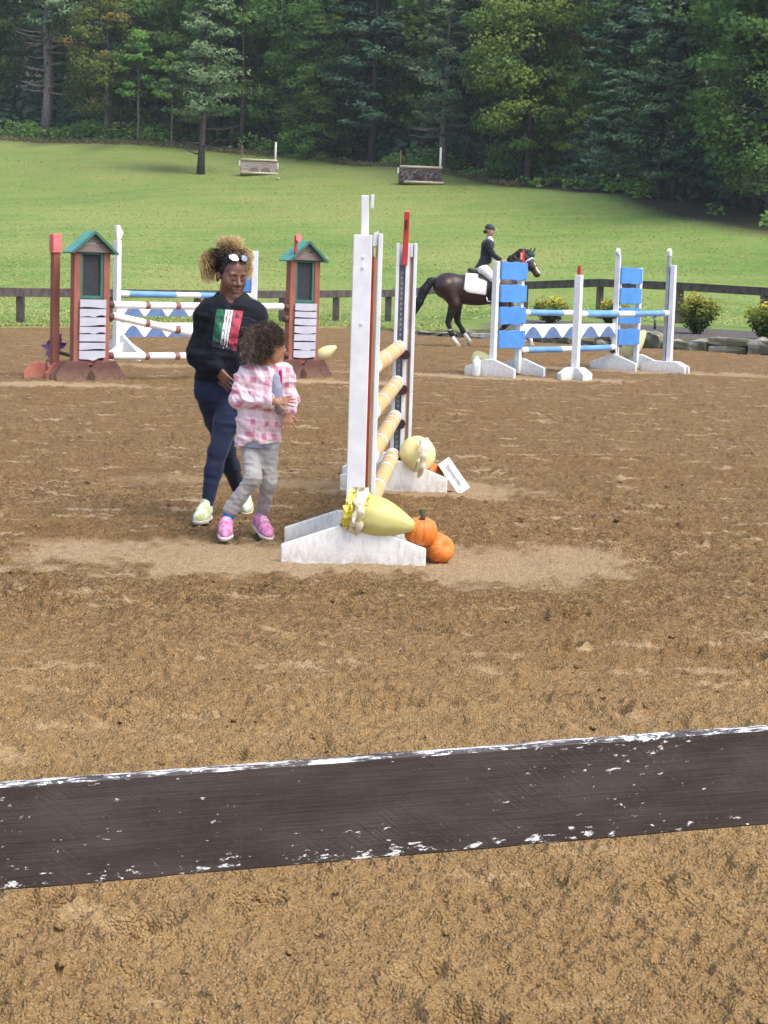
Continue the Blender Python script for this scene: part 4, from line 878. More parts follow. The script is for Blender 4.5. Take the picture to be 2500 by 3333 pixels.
BL = [(.06, 1), (.40, 0), (.5, 1), (.58, 1), (.94, 0), (1, 1)]
i1 = Vector((1.7 + .86 * cu, 31.2 + .86 * su, 0)); i2 = Vector((4.14 - .05 * cu, 34.9 - .05 * su, 0))
MP = [M_BLUE2, M_PW]
def bpole(a, za, b, zb, lab, r=.052): pole('jump_pole', (a.x, a.y, za), (b.x, b.y, zb), r, BL, MP, lab, 'blue and white poles')
bpole(i1, 1.035, i2, 1.03, 'blue pole with white bands resting between the two blue panelled standards')
bpole(i1, .41, i2, .405, 'lowest blue pole under the wavy white plank by the horse')
bpole(Vector((3.03 + .04, 31.0 + .06, 0)), 1.05, Vector((5.01, 34.66, 0)), 1.06, 'blue pole running from the single white post to the tall double post')
for st, cs in ((b1, [(.46, 1.035), (.46, .41)]), (b2, [(-.52, 1.03), (-.52, .405)])):
    for cx, cz in cs: MB().tube([(cx - .03, 0, cz - .06), (cx + .03, 0, cz - .06)], .045, 8).build('pole_cup', M_CUP, st)
def wave_plank(a, b, zc, hgt, humps, label, group):
    a = Vector(a); b = Vector(b); d = b - a; L = d.length
    t0 = thing('wave_plank', label, 'plank', (a.x, a.y, zc), math.atan2(d.y, d.x), group)
    MB().box(0, L, -.014, .014, -hgt / 2, hgt / 2).build('board', M_PW, t0, bevel=.003)
    for i in range(humps):
        c = L * (i + .55) / humps; hw = L / humps * .49
        pts = [(c + hw * q, -hgt / 2 + hgt * .80 * (.5 + .5 * math.cos(math.pi * q)) ** .72) for q in np.linspace(-1, 1, 17)]
        MB().prism([(px, pz + .001) for px, pz in pts], -.0185, -.0142).build('wave', M_BLUE3, t0)
    return t0
wave_plank((i1.x, i1.y, 0), (i2.x, i2.y, 0), .72, .235, 5, 'white plank with slate blue waves under the blue pole near the horse', 'wave planks')
# blue and white jump behind the house jump
wa = Vector((-4.70, 32.9, 0)); wb = Vector((-2.53, 35.6, 0)); d = (wb - wa); rz2 = math.atan2(d.y, d.x)
wl = thing('jump_standard', 'slim white post with a diamond top standing behind the brick red tower', 'jump standard', (wa.x, wa.y, 0), rz2)
pbox(wl, 'post', M_POST, -.05, .05, -.05, .05, .02, 2.03, .006)
MB().prism([(-.055, 2.14), (-.04, 2.04), (.04, 2.04), (.11, 2.16), (.02, 2.29), (-.055, 2.27)], -.03, .03).build('diamond_top', M_W, wl, bevel=.004)
add_foot(wl, 1.0, .12, .42, .16, 0, M_WF, .06, x=.085, rz=R(90)); add_foot(wl, .9, .10, .30, .14, -.085, M_WF, .06, x=.15, rz=R(0))
wr = thing('jump_standard', 'slim white post with blue boards at its side, partly hidden behind the woman', 'jump standard', (wb.x, wb.y, 0), 0)
pbox(wr, 'post', M_POST, -.06, .05, -.05, .05, .02, 1.95, .006)
for i, (z0, z1) in enumerate(((1.57, 1.78), (1.205, 1.48), (.845, 1.12), (.455, .735))): pbox(wr, 'blue_board', M_BLUE, -.20, -.0605, -.03, .03, z0, z1)
add_foot(wr, .9, .12, .27, .16, 0, M_WF, .06, x=0, rz=R(60))
bpole(wa + d * .015, 1.125, wb - d * .015, 1.12, 'blue and white pole passing behind the woman above the brown banded poles')
wave_plank(wa + d * .02, wb - d * .02, .86, .25, 6, 'upper white plank with slate blue waves behind the sloping brown banded pole', 'wave planks')
wave_plank(wa + d * .02, wb - d * .02, .50, .25, 6, 'lower white plank with slate blue waves behind the house jump', 'wave planks')
# small harvest decorations by the other jumps
gourd((-4.30, 26.95, .30), (.5, -.3, -1), .36, .13, 'bright yellow pointed gourd wedged between red post and brick tower', M_GOURDY, False, 21, False)
gourd((-4.72, 26.98, .13), (-.6, -.2, .6), .28, .12, 'dark green gourd behind the crossed feet of the plain red post', M_GREEN, False, 22, False)
M_PURP = mat('purple_paper', (.09, .04, .13), (.16, .08, .20), 10, .6)
fl = thing('paper_flowers', 'purple paper decoration behind the red post and tower', 'decoration', (-4.5, 27.15, .34)); b = MB()
ruffle(b, .04, .20, 0, .10, 40, 31, axis((.22, 0, .12), (.2, -.7, .5)), 7, .4); ruffle(b, .03, .16, 0, .08, 40, 32, axis((-.22, 0, .06), (-.4, -.8, .4)), 6, .4); b.build('petals', M_PURP, fl, True)
MB().tube([(-.26, 0, .02), (0, .04, -.05), (.26, 0, .08)], .03, 6).tube([(0, .04, -.34), (0, .04, -.03)], .05, 8).build('stem', M_GREEN, fl, True)
gourd((-1.38, 29.35, .20), (.5, -.5, -.35), .42, .15, 'olive green gourd under the slats of the red marked tower', M_GOURD, False, 23, False)
gourd((-.98, 29.45, .36), (.8, -.2, .5), .34, .10, 'small yellow gourd poking out behind the tower beside the girl', M_GOURDY, False, 24, False)
gourd((1.55, 31.75, .235), (.95, -.2, -.25), .42, .125, 'yellow gourd lying on the white foot behind the little plastic jug', M_GOURDY, False, 25, False)
jug = thing('plastic_jug', 'little white plastic jug with grey label standing at the end of the blue standard foot', 'jug', (1.43, 31.12, 0), R(10))
MB().lathe([(.05, -.02), (.068, .01), (.07, .20), (.062, .25), (.03, .285), (.03, .31), (.028, .312)], 20).build('body', mat('white_plastic', (.82, .83, .84), None, 5, .3), jug, True); MB().box(-.03, .03, -.0725, -.070, .07, .17).build('label_patch', mat('grey_print', (.45, .46, .50), (.7, .7, .72), 60, .5), jug)
gourd((4.56, 35.75, .42), (.55, -.3, .8), .62, .17, 'long yellow gourd standing inside the second blue standard', M_GOURDY, False, 26, False)

# ------------------------------------------------------------------ soft bodies: smooth unions of round limbs, skinned to one mesh
class Body:
    def __init__(s, lo, hi, h):
        s.lo = np.array(lo, np.float32); s.h = h; s.n = np.ceil((np.array(hi) - s.lo) / h).astype(int) + 1
        s.F = np.full(tuple(s.n), .5, np.float32); s.ax = [s.lo[i] + h * np.arange(s.n[i], dtype=np.float32) for i in range(3)]
    def _sl(s, lo, hi):
        a = np.clip(np.floor((np.array(lo) - s.lo) / s.h).astype(int), 0, s.n - 1); b = np.clip(np.ceil((np.array(hi) - s.lo) / s.h).astype(int) + 1, 1, s.n)
        sl = tuple(slice(a[i], max(b[i], a[i] + 1)) for i in range(3))
        g = np.meshgrid(*[s.ax[i][sl[i]] for i in range(3)], indexing='ij', sparse=True); return sl, g
    def _put(s, sl, d, k, op):
        F = s.F[sl]
        if op == '+':
            if k > 0: hh = np.clip(.5 + .5 * (F - d) / k, 0, 1); s.F[sl] = F + (d - F) * hh - k * hh * (1 - hh)
            else: s.F[sl] = np.minimum(F, d)
        else:
            d = -d
            if k > 0: hh = np.clip(.5 - .5 * (F - d) / k, 0, 1); s.F[sl] = F + (d - F) * hh + k * hh * (1 - hh)
            else: s.F[sl] = np.maximum(F, d)
    def cap(s, a, b, ra, rb=None, k=.02, flat=None, op='+'):
        rb = ra if rb is None else rb; a = np.array(a, float); b = np.array(b, float); m = max(ra, rb) + k + 3 * s.h
        if flat: m *= max(1, flat[1])
        sl, (x, y, z) = s._sl(np.minimum(a, b) - m, np.maximum(a, b) + m)
        f = 1.0
        if flat:                                                     # (axis, factor): squash the section along one world axis
            f = flat[1]; i = flat[0]; c = a[i]; g = [x, y, z]; g[i] = c + (g[i] - c) / f; x, y, z = g; a = a.copy(); b = b.copy(); b[i] = c + (b[i] - c) / f
        d = b - a; L2 = max(float(d @ d), 1e-9)
        t = np.clip(((x - a[0]) * d[0] + (y - a[1]) * d[1] + (z - a[2]) * d[2]) / L2, 0, 1)
        D = np.sqrt((x - a[0] - t * d[0]) ** 2 + (y - a[1] - t * d[1]) ** 2 + (z - a[2] - t * d[2]) ** 2) - (ra + (rb - ra) * t)
        s._put(sl, D * min(1, f), k, op); return s
    def chain(s, pts, rs, k=.02, flat=None):
        for i in range(len(pts) - 1): s.cap(pts[i], pts[i + 1], rs[i], rs[i + 1], k, flat)
        return s
    def ell(s, c, r, k=.02, op='+', M=None):
        c = np.array(c, float); r = np.array(r, float); m = r.max() + k + 3 * s.h
        sl, (x, y, z) = s._sl(c - m, c + m); x = x - c[0]; y = y - c[1]; z = z - c[2]
        if M is not None:
            Q = np.array(M)                                          # columns are the ellipsoid's axes
            x, y, z = (Q[0, j] * x + Q[1, j] * y + Q[2, j] * z for j in range(3))
        k0 = np.sqrt((x / r[0]) ** 2 + (y / r[1]) ** 2 + (z / r[2]) ** 2); k1 = np.sqrt((x / r[0] ** 2) ** 2 + (y / r[1] ** 2) ** 2 + (z / r[2] ** 2) ** 2)
        s._put(sl, k0 * (k0 - 1) / np.maximum(k1, 1e-6), k, op); return s
    def half(s, p, n, k=.004):                                       # keep the side the normal points away from
        n = np.array(n, float); n /= np.linalg.norm(n); x, y, z = np.meshgrid(*s.ax, indexing='ij', sparse=True)
        d = (x - p[0]) * n[0] + (y - p[1]) * n[1] + (z - p[2]) * n[2]; hh = np.clip(.5 - .5 * (s.F - d) / k, 0, 1); s.F = (s.F + (d - s.F) * hh + k * hh * (1 - hh)).astype(np.float32); return s
    def folds(s, amp, sc, seed=0, zr=None):
        x, y, z = np.meshgrid(*s.ax, indexing='ij'); n = vnoise(x * sc[0] + .6 * z * sc[0], y * sc[1], z * sc[2], seed) - .5
        n = np.abs(n) * 2 - .5
        if zr is not None: n = n * np.clip((z - zr[0]) / (zr[1] - zr[0]), 0, 1)
        s.F = s.F + (amp * n).astype(np.float32); return s
    def mesh(s):
        F = s.F; I = F < 0; n = s.n
        c = np.zeros(tuple(n - 1), np.int8)
        for dx in (0, 1):
            for dy in (0, 1):
                for dz in (0, 1): c += I[dx:n[0] - 1 + dx, dy:n[1] - 1 + dy, dz:n[2] - 1 + dz]
        act = (c > 0) & (c < 8); i, j, k = np.nonzero(act); ids = np.full(act.shape, -1, np.int64); ids[i, j, k] = np.arange(len(i))
        P = np.zeros((len(i), 3)); C = np.zeros(len(i))
        for ax in range(3):
            o1, o2 = [q for q in range(3) if q != ax]
            for u in (0, 1):
                for v in (0, 1):
                    d = [0, 0, 0]; d[o1] = u; d[o2] = v; e = d.copy(); e[ax] = 1
                    f0 = F[i + d[0], j + d[1], k + d[2]]; f1 = F[i + e[0], j + e[1], k + e[2]]; m = (f0 < 0) != (f1 < 0)
                    t = np.where(m, f0 / np.where(m, f0 - f1, 1), 0)
                    q = np.stack([i + d[0], j + d[1], k + d[2]], -1).astype(float); q[:, ax] += t; P += q * m[:, None]; C += m
        P = P / C[:, None] * s.h + s.lo
        fs = []
        for ax in range(3):
            o1, o2 = (ax + 1) % 3, (ax + 2) % 3
            sl0 = [slice(0, n[q]) for q in range(3)]; sl0[ax] = slice(0, n[ax] - 1); sl1 = sl0.copy(); sl1[ax] = slice(1, n[ax])
            A = I[tuple(sl0)]; B = I[tuple(sl1)]; ch = A != B
            q = np.stack(np.nonzero(ch), -1); q = q[(q[:, o1] > 0) & (q[:, o2] > 0) & (q[:, o1] < n[o1] - 1) & (q[:, o2] < n[o2] - 1)]
            ins = A[q[:, 0], q[:, 1], q[:, 2]]
            def g(a, b): w = q.copy(); w[:, o1] += a; w[:, o2] += b; return ids[w[:, 0], w[:, 1], w[:, 2]]
            f = np.stack([g(-1, -1), g(0, -1), g(0, 0), g(-1, 0)], -1); f[~ins] = f[~ins][:, ::-1]; fs.append(f)
        return P, np.concatenate(fs)
    def build(s, name, mats, parent, pick=None, smooth_it=1):
        v, f = s.mesh()
        for _ in range(smooth_it):                                  # light relaxation
            acc = np.zeros_like(v); cnt = np.zeros(len(v))
            for a in range(4):
                for b in (1, 3): np.add.at(acc, f[:, a], v[f[:, (a + b) % 4]]); np.add.at(cnt, f[:, a], 1)
            v = v + .5 * (acc / cnt[:, None] - v)
        mi = None if pick is None else pick(v[f].mean(1))
        o = from_np(name, v, f, mats, parent, True, mi); s.v, s.f = v, f; return o

def frame(origin, yaw, pitch=0.0, rollv=0.0):
    M = Matrix.Rotation(R(yaw), 3, 'Z') @ Matrix.Rotation(R(pitch), 3, 'X') @ Matrix.Rotation(R(rollv), 3, 'Y')
    return Vector(origin), M
def head(B, fr, s=1.0, child=False):
    o, M = fr; P = lambda x, y, z: np.array(o + M @ Vector((x * s, y * s, z * s))); Q = np.array(M); E = lambda c, r, k=.012, op='+': B.ell(P(*c), np.array(r) * s, k, op, Q)
    E((0, .012, .036), (.074, .094, .084)); E((0, -.034, -.028), (.065, .056, .080), .03); E((0, -.074, -.096), (.024, .022, .020), .02)
    E((0, -.05, .055), (.058, .040, .045), .02)
    for q in (-1, 1):
        E((q * .036, -.056, -.020), (.028, .028, .030), .035); E((q * .050, -.02, -.07), (.014, .03, .03), .03)
        E((q * .031, -.101, .006), (.019, .015, .012), .018, '-'); E((q * .031, -.078, .004), (.0165, .0140, .0125), .008)
        E((q * .0155, -.097, -.031), (.0115, .011, .0095), .006); E((q * .078, .012, -.008), (.011, .020, .033), .006)
        E((q * .009, -.109, -.039), (.0045, .006, .004), .003, '-')
    B.cap(P(-.040, -.080, .027), P(.040, -.080, .027), .012 * s, k=.012)
    B.cap(P(0, -.086, .016), P(0, -.111, -.026), .008 * s, .0125 * s, .010)
    B.cap(P(-.019, -.089, -.056), P(.019, -.089, -.056), .0098 * s, k=.006); B.cap(P(0, -.094, -.056), P(0, -.094, -.057), .007 * s, k=.006)
    B.cap(P(-.015, -.088, -.071), P(.016, -.088, -.072), .0115 * s, k=.006)
    B.cap(P(-.026, -.094, -.0665), P(0, -.101, -.0630), .0030 * s, k=.003, op='-'); B.cap(P(0, -.101, -.0630), P(.026, -.094, -.0665), .0030 * s, k=.003, op='-')
    return P
def hand(B, w, d, pn, side, s=1.0, spread=.12, curl=.35, thumb=.7, curls=None):
    """w wrist, d pointing direction, pn palm normal, side +1 if the thumb lies towards d x pn"""
    w = Vector(w); d = Vector(d).normalized(); pn = Vector(pn); pn = (pn - d * pn.dot(d)).normalized(); u = d.cross(pn) * side
    kn = []
    for i in range(4):
        off = (1.5 - i) * .0195 * s; L = (.078, .084, .080, .070)[i] * s
        b = w + d * L + u * off; kn.append(b); B.cap(w + u * off * .55, b, .0135 * s, .0105 * s, .012 * s)
    for i in range(4):
        ln = (.070, .078, .072, .056)[i] * s; a = (1.5 - i) * spread; dd = (d * math.cos(a) + u * math.sin(a)).normalized(); p = kn[i]; c0 = curls[i] if curls else curl
        for j, (fr, r0, r1) in enumerate(((.44, .0092, .0085), (.32, .0085, .0078), (.24, .0078, .0065))):
            ang = c0 * (j + .5) * .8; q = p + (dd * math.cos(ang) + pn * math.sin(ang)) * ln * fr; B.cap(p, q, r0 * s, r1 * s, .003); p = q
    t0 = w + d * .022 * s + u * .020 * s; t1 = t0 + (d * .6 + u * thumb + pn * .25).normalized() * .038 * s; t2 = t1 + (d * .85 + u * thumb * .55 + pn * .3).normalized() * .030 * s; t3 = t2 + (d + u * thumb * .2 + pn * .35).normalized() * .023 * s
    B.chain([t0, t1, t2, t3], [.0135 * s, .0105 * s, .009 * s, .0075 * s], .006)

def strands(name, paths, rad, tone, m, parent):
    """paths (N,S,3): three sided tapering hairs"""
    N, Sg, _ = paths.shape; d = np.gradient(paths, axis=1); d /= np.maximum(np.linalg.norm(d, axis=2, keepdims=True), 1e-6)
    ref = np.tile(np.array([.31, .87, .22]), (N, Sg, 1)); a = np.cross(d, ref); a /= np.maximum(np.linalg.norm(a, axis=2, keepdims=True), 1e-6); b = np.cross(d, a)
    tp = np.linspace(1, .45, Sg)[None, :, None] * rad
    v = np.stack([paths + tp * (a * math.cos(q) + b * math.sin(q)) for q in (0, 2.094, 4.189)], 2)
    base = (np.arange(N) * Sg * 3)[:, None, None] + (np.arange(Sg - 1) * 3)[None, :, None]; k = np.arange(3)[None, None, :]; k2 = (k + 1) % 3
    f = np.stack([base + k, base + k2, base + 3 + k2, base + 3 + k], -1).reshape(-1, 4)
    o = from_np(name, v.reshape(-1, 3), f, m, parent, True)
    fattr(o, 'tone', np.repeat(tone[:, :-1], 3, axis=1), 'FACE'); return o
def hair_mat(name, stops):
    t = NT(name); t.b.inputs['Roughness'].default_value = .55; t.b.inputs['Specular IOR Level'].default_value = .25
    t.L(t.ramp(t.attr('tone'), stops), t.b.inputs['Base Color']); return t.m
def curls(rg, root, tip, Sg, amp, turns, sag=0.0, bulge=None):
    """paths from roots to tips with curl"""
    N = len(root); f = np.linspace(0, 1, Sg)[None, :, None]; mid = (root + tip) / 2 + (bulge if bulge is not None else 0)
    p = root[:, None] * (1 - f) ** 2 + 2 * mid[:, None] * f * (1 - f) + tip[:, None] * f ** 2
    ph = rg.random((N, 1)) * 6.28; tn = turns * (.6 + .8 * rg.random((N, 1))); a = (ph + tn * 6.28 * f[:, :, 0]); am = amp * (.5 + rg.random((N, 1))) * np.minimum(1, f[:, :, 0] * 3)
    p = p + np.stack([am * np.cos(a), am * np.sin(a), am * .8 * np.sin(a * .73 + ph)], -1); p[..., 2] -= sag * f[..., 0] ** 2; return p

# ------------------------------------------------------------------ the woman
SK_D = mat('dark_skin', (.185, .088, .060), (.145, .066, .046), 22, .48, .15, 160, .001, spec=.45, sss=.06); LIP_D = mat('lips', (.23, .085, .075), (.19, .07, .06), 40, .4, spec=.5); LASH = mat('dark_lash_line', (.012, .008, .007), None, 30, .6)
HOOD = mat('black_sweatshirt', (.012, .0135, .019), (.007, .008, .011), 7, .9, .35, 26, .006, sheen=.06, spec=.12); JEAN = mat('navy_jeans', (.009, .017, .050), (.005, .010, .030), 6, .85, .3, 60, .003, sheen=.1, stretch=(1, 1, .5)); JSTITCH = HOOD
woman = thing('person', 'woman in black hoodie with green, white and red print, blonde-tipped hair, looking down', 'person', (-1.02, 11.95, 0))
B = Body((-.30, -.34, -.02), (.36, .46, 1.72), .0055)
hf = frame((.022, .0, 1.524), 32, 11, 1)
hpW = head(B, hf, 1.08)
B.cap((.022, .022, 1.46), (.018, .015, 1.33), .056, .064, .03)
B.cap((-.12, .01, 1.30), (.16, .02, 1.31), .062, .062, .04); B.cap((.01, .0, 1.25), (-.02, .0, 1.03), .135, .115, .06, (1, .72)); B.cap((-.02, 0, 1.03), (-.02, .01, .88), .11, .10, .05, (1, .78))
B.chain([(-.144, .01, 1.285), (-.186, -.005, 1.035), (-.034, -.135, .948)], [.050, .040, .026], .02); B.chain([(.182, .02, 1.31), (.255, .035, 1.05), (.25, -.03, .846)], [.050, .040, .026], .02)
hand(B, (-.034, -.135, .948), (.60, -.12, -.80), (.35, .85, .25), -1, .98, .16, .25, .8); hand(B, (.25, -.03, .846), (-.05, -.1, -1), (-.9, .1, 0), 1, .95, .08, .45)
LEGL = [(.055, .005, .80), (-.028, -.105, .440), (-.083, -.185, .105)]; LEGR = [(-.095, .01, .80), (.005, .09, .425), (.083, .335, .115)]
B.chain(LEGL, [.07, .042, .030], .03); B.chain(LEGR, [.07, .042, .030], .03)
B.chain([LEGL[2], (-.095, -.24, .05)], [.032, .02], .01); B.chain([LEGR[2], (.11, .27, .06)], [.032, .02], .01)
lipc = [hpW(0, -.098, -.056), hpW(0, -.098, -.071)]
def lips(c):
    d = np.minimum(np.sqrt((((c - lipc[0]) * np.array([.62, .8, 1.5])) ** 2).sum(1)), np.sqrt((((c - lipc[1]) * np.array([.7, .8, 1.4])) ** 2).sum(1))); return (d < .0135).astype(int)
B.build('body', [SK_D, LIP_D], woman, lips, 2)
o, M = hf
def along_face(pts, rad, name, m, parent, hp, n=6):
    return MB().tube([Vector(hp(*p)) for p in pts], rad, n).build(name, m, parent, True)
for q in (-1, 1):
    along_face([(q * .017, -.0905, -.001), (q * .025, -.0945, -.0065), (q * .034, -.094, -.0075), (q * .045, -.088, -.002)], [.001, .0024, .0026, .0012], 'eyelash', LASH, woman, hpW)
    along_face([(q * .014, -.0965, .024), (q * .028, -.0965, .030), (q * .046, -.086, .0255)], [.0022, .0032, .0016], 'eyebrow', LASH, woman, hpW)
# hoodie
H = Body((-.30, -.34, .84), (.36, .20, 1.48), .006)
H.cap((-.105, .005, 1.275), (.145, .015, 1.295), .092, .088, .05, (1, .92)); H.cap((.015, -.005, 1.25), (-.02, -.005, 1.05), .165, .150, .06, (1, .76)); H.cap((-.02, -.005, 1.05), (-.035, 0, .92), .152, .146, .05, (1, .80))
for q in ((-.045, 1.0), ): H.ell((.035, -.075, 1.185), (.13, .075, .075), .05)
H.chain([(-.132, .008, 1.275), (-.172, .0, 1.05), (-.172, -.012, 1.025)], [.068, .058, .056], .035); H.chain([(-.178, -.012, 1.025), (-.050, -.122, .958)], [.060, .045], .03)
H.chain([(.168, .02, 1.29), (.240, .035, 1.05), (.25, -.02, .875)], [.073, .060, .044], .035)
ring = [(.020 + .088 * math.cos(a), .028 + .082 * math.sin(a), 1.366 + .034 * math.sin(a)) for a in np.linspace(0, 6.283, 15)]
for a, b in zip(ring[:-1], ring[1:]): H.cap(a, b, .028, .028, .02)
H.ell((.02, .10, 1.355), (.10, .05, .075), .04)
H.cap((.022, -.01, 1.50), (.022, -.014, 1.335), .074, .062, .012, op='-')
H.cap((.024, -.085, 1.45), (.026, -.105, 1.352), .052, .022, .02, op='-')
H.cap((-.10, 0, .895), (.03, 0, .895), .085, .085, .03)
H.folds(.016, (8, 8, 13), 5); H.folds(.006, (22, 22, 30), 15)
H.half((0, 0, .872), (0, 0, -1), .006); H.half((-.046, -.128, .953), (.62, -.55, -.30), .004) if False else None
hood = H.build('hoodie', [HOOD], woman, None, 1)
cuff = MB(); cuff.tube([(-.066, -.108, .966), (-.040, -.130, .951)], [.046, .040], 16).build('cuff', HOOD, hood, True)
# flat print on the chest
bvh = BVHTree.FromPolygons([Vector(q) for q in H.v.tolist()], H.f.tolist())
nu, nv = 56, 76; pv_, uvs = [], []
TLc, TRc, BLc, BRc = (-.053, 1.322), (.110, 1.313), (-.078, 1.092), (.072, 1.062)
for j in range(nv + 1):
    for i in range(nu + 1):
        a, b = i / nu, j / nv; x = (TLc[0] * (1 - a) + TRc[0] * a) * (1 - b) + (BLc[0] * (1 - a) + BRc[0] * a) * b; zq = (TLc[1] * (1 - a) + TRc[1] * a) * (1 - b) + (BLc[1] * (1 - a) + BRc[1] * a) * b
        hit = bvh.ray_cast(Vector((x, -.6, zq)), Vector((0, 1, 0))); y = hit[0].y if hit[0] is not None else -.12
        pv_.append((x, y - .0025, zq)); uvs.append((a, 1 - b))
pf = np.array([(j * (nu + 1) + i, (j + 1) * (nu + 1) + i, (j + 1) * (nu + 1) + i + 1, j * (nu + 1) + i + 1) for j in range(nv) for i in range(nu)])
t = NT('distressed_flag_print'); b = t.b; b.inputs['Roughness'].default_value = .7
uvn = t.attr('print_uv', 1); sx = t.sep(uvn); uu, vv_ = sx[0], sx[1]
mp_ = t.n('Mapping'); t.L(uvn, mp_.inputs[0]); mp_.inputs[3].default_value = (10, 3.2, 1); worn = t.noise(mp_.outputs[0], 2.2, 6, .68)
col = t.ramp(uu, [(.0, (.015, .15, .07)), (.335, (.80, .80, .82)), (.655, (.42, .035, .07))], 'CONSTANT')
lines = t.math('ABSOLUTE', t.math('SUBTRACT', t.math('FRACT', t.math('MULTIPLY', t.math('SUBTRACT', uu, .335), 9.375)), .5))
gap = t.math('MULTIPLY', t.sstep(lines, .36, .42), t.math('MULTIPLY', t.math('GREATER_THAN', uu, .335), t.math('LESS_THAN', uu, .655)))
lowv = t.sstep(vv_, .30, .0)
edgeu = t.math('MULTIPLY', t.math('SUBTRACT', 1, t.sstep(uu, .0, .25)), .06)
hole = t.sstep(t.math('ADD', worn, t.math('ADD', t.math('MULTIPLY', lowv, .16), edgeu)), .53, .62)
gapg = t.math('LESS_THAN', t.math('ABSOLUTE', t.math('SUBTRACT', uu, .645)), .012)
def ring_(cu, cv, r0, r1):
    d = t.math('SQRT', t.math('ADD', t.math('POWER', t.math('SUBTRACT', uu, cu), 2), t.math('POWER', t.math('MULTIPLY', t.math('SUBTRACT', vv_, cv), 1.45), 2))); return t.math('MULTIPLY', t.math('LESS_THAN', d, r1), t.math('GREATER_THAN', d, r0))
emb = t.math('MAXIMUM', t.math('MULTIPLY', ring_(.81, .86, .0, .085), .85), t.math('MULTIPLY', ring_(.80, .30, .05, .085), .6)); emb = t.math('MAXIMUM', emb, t.math('MULTIPLY', ring_(.83, .58, .03, .06), .35))
m_ = t.math('MAXIMUM', t.math('MAXIMUM', gap, gapg), t.math('MAXIMUM', hole, emb), clamp=True)
t.L(t.mix(m_, col, (.014, .016, .022)), b.inputs['Base Color'])
pr = from_np('flag_print', pv_, pf, t.m, hood, True); at_ = pr.data.attributes.new('print_uv', 'FLOAT_VECTOR', 'POINT'); at_.data.foreach_set('vector', np.array([(a, b, 0) for a, b in uvs], np.float32).ravel())
# jeans
J = Body((-.30, -.34, .06), (.30, .48, 1.0), .0065)
J.cap((-.075, .01, .87), (.04, .005, .87), .115, .115, .05, (1, .88)); J.cap((-.06, .03, .80), (.03, .03, .80), .10, .10, .05)
J.chain([LEGL[0], (.02, -.055, .62), LEGL[1]], [.100, .078, .059], .03); J.chain([LEGL[1], (-.052, -.125, .32), LEGL[2]], [.057, .053, .037], .03); J.chain([LEGR[0], (-.045, .05, .62), LEGR[1]], [.100, .078, .059], .03); J.chain([LEGR[1], (.035, .19, .31), LEGR[2]], [.057, .053, .037], .03)
J.folds(.007, (10, 10, 22), 6, None); J.half((0, 0, .10), (0, 0, -1), .004)
J.build('jeans', [JEAN], woman)
# running shoes
SHW = mat('pale_lime_mesh', (.46, .52, .20), (.74, .75, .66), 22, .7, .3, 120, .002, contrast=(.44, .56)); SOLE = mat('white_sole', (.74, .73, .68), (.55, .50, .42), 16, .6, dirt=(DIRT, -.01, .05, .7)); SOLD = mat('dark_outsole', (.05, .04, .045), None, 20, .8)
def shoe(parent, heel, toe, zh, zt, s, upper, sole, outs, name='shoe', ank=None):
    """heel and toe (x,y) with sole heights zh, zt"""
    h = Vector((heel[0], heel[1], zh)); tt = Vector((toe[0], toe[1], zt)); d = tt - h; L = d.length; X = d.normalized(); Y = Vector((0, 0, 1)).cross(X).normalized(); Z = X.cross(Y)
    P = lambda x, y, z: np.array(h + X * (x * L) + Y * (y * s) + Z * (z * s)); lo = np.minimum(np.array(h), np.array(tt)) - .09; hi = np.maximum(np.array(h), np.array(tt)) + .15
    A = Body(lo, hi, .005)
    A.chain([P(.12, 0, .045), P(.45, 0, .045), P(.74, .004, .036), P(.92, .002, .030)], [.036 * s, .038 * s, .040 * s, .028 * s], .03); A.cap(P(.10, 0, .07), P(.28, 0, .10) if ank is None else np.array(ank), .036 * s, .038 * s, .03); A.cap(P(.35, 0, .075), P(.62, 0, .05), .034 * s, .03 * s, .03)
    A.half(P(.5, 0, .022), -np.array(Z), .004); a = A.build(name, [upper], parent)
    C = Body(lo, hi, .005); C.chain([P(.10, 0, .014), P(.40, 0, .012), P(.74, .004, .014), P(.95, .002, .020)], [.042 * s, .038 * s, .046 * s, .032 * s], .02); C.half(P(.5, 0, .026), np.array(Z), .004); C.half(P(.5, 0, .0), -np.array(Z), .004)
    C.build('sole', [sole, outs], a, lambda c: ((c - np.array(h)) @ np.array(Z) < .006 * s).astype(int)); return a
shoe(woman, (-.084, -.145), (-.125, -.335), .012, .0, 1.02, SHW, SOLE, SOLD, ank=(-.083, -.178, .125)); shoe(woman, (.086, .375), (.135, .20), .085, .0, 1.02, SHW, SOLE, SOLD, ank=(.083, .335, .165))
# hair: dark at the roots, blonde at the ends, tied up behind sunglasses
HW = hair_mat('dark_rooted_blonde_hair', [(.0, (.012, .009, .008)), (.28, (.035, .025, .018)), (.46, (.22, .145, .07)), (.66, (.60, .42, .19)), (1.0, (.85, .66, .34))])
rg = np.random.default_rng(77); o, M = hf; Mn = np.array(M); on = np.array(o)
cap_ = Body(on - .16, on + np.array([.16, .16, .2]), .006); cap_.ell(hpW(0, .020, .047), np.array((.082, .098, .090)) * 1.08, .0, '+', Mn); cap_.ell(hpW(0, -.078, .012), np.array((.075, .06, .084)) * 1.08, .02, '-', Mn); cap_.ell(hpW(0, -.02, -.115), (.10, .12, .075), .02, '-'); cap_.folds(.006, (60, 60, 20), 3)
SCALP = mat('dark_scalp_hair', (.014, .010, .009), (.03, .02, .016), 60, .7, .8, 90, .004)
hairp = cap_.build('hair', [SCALP], woman)
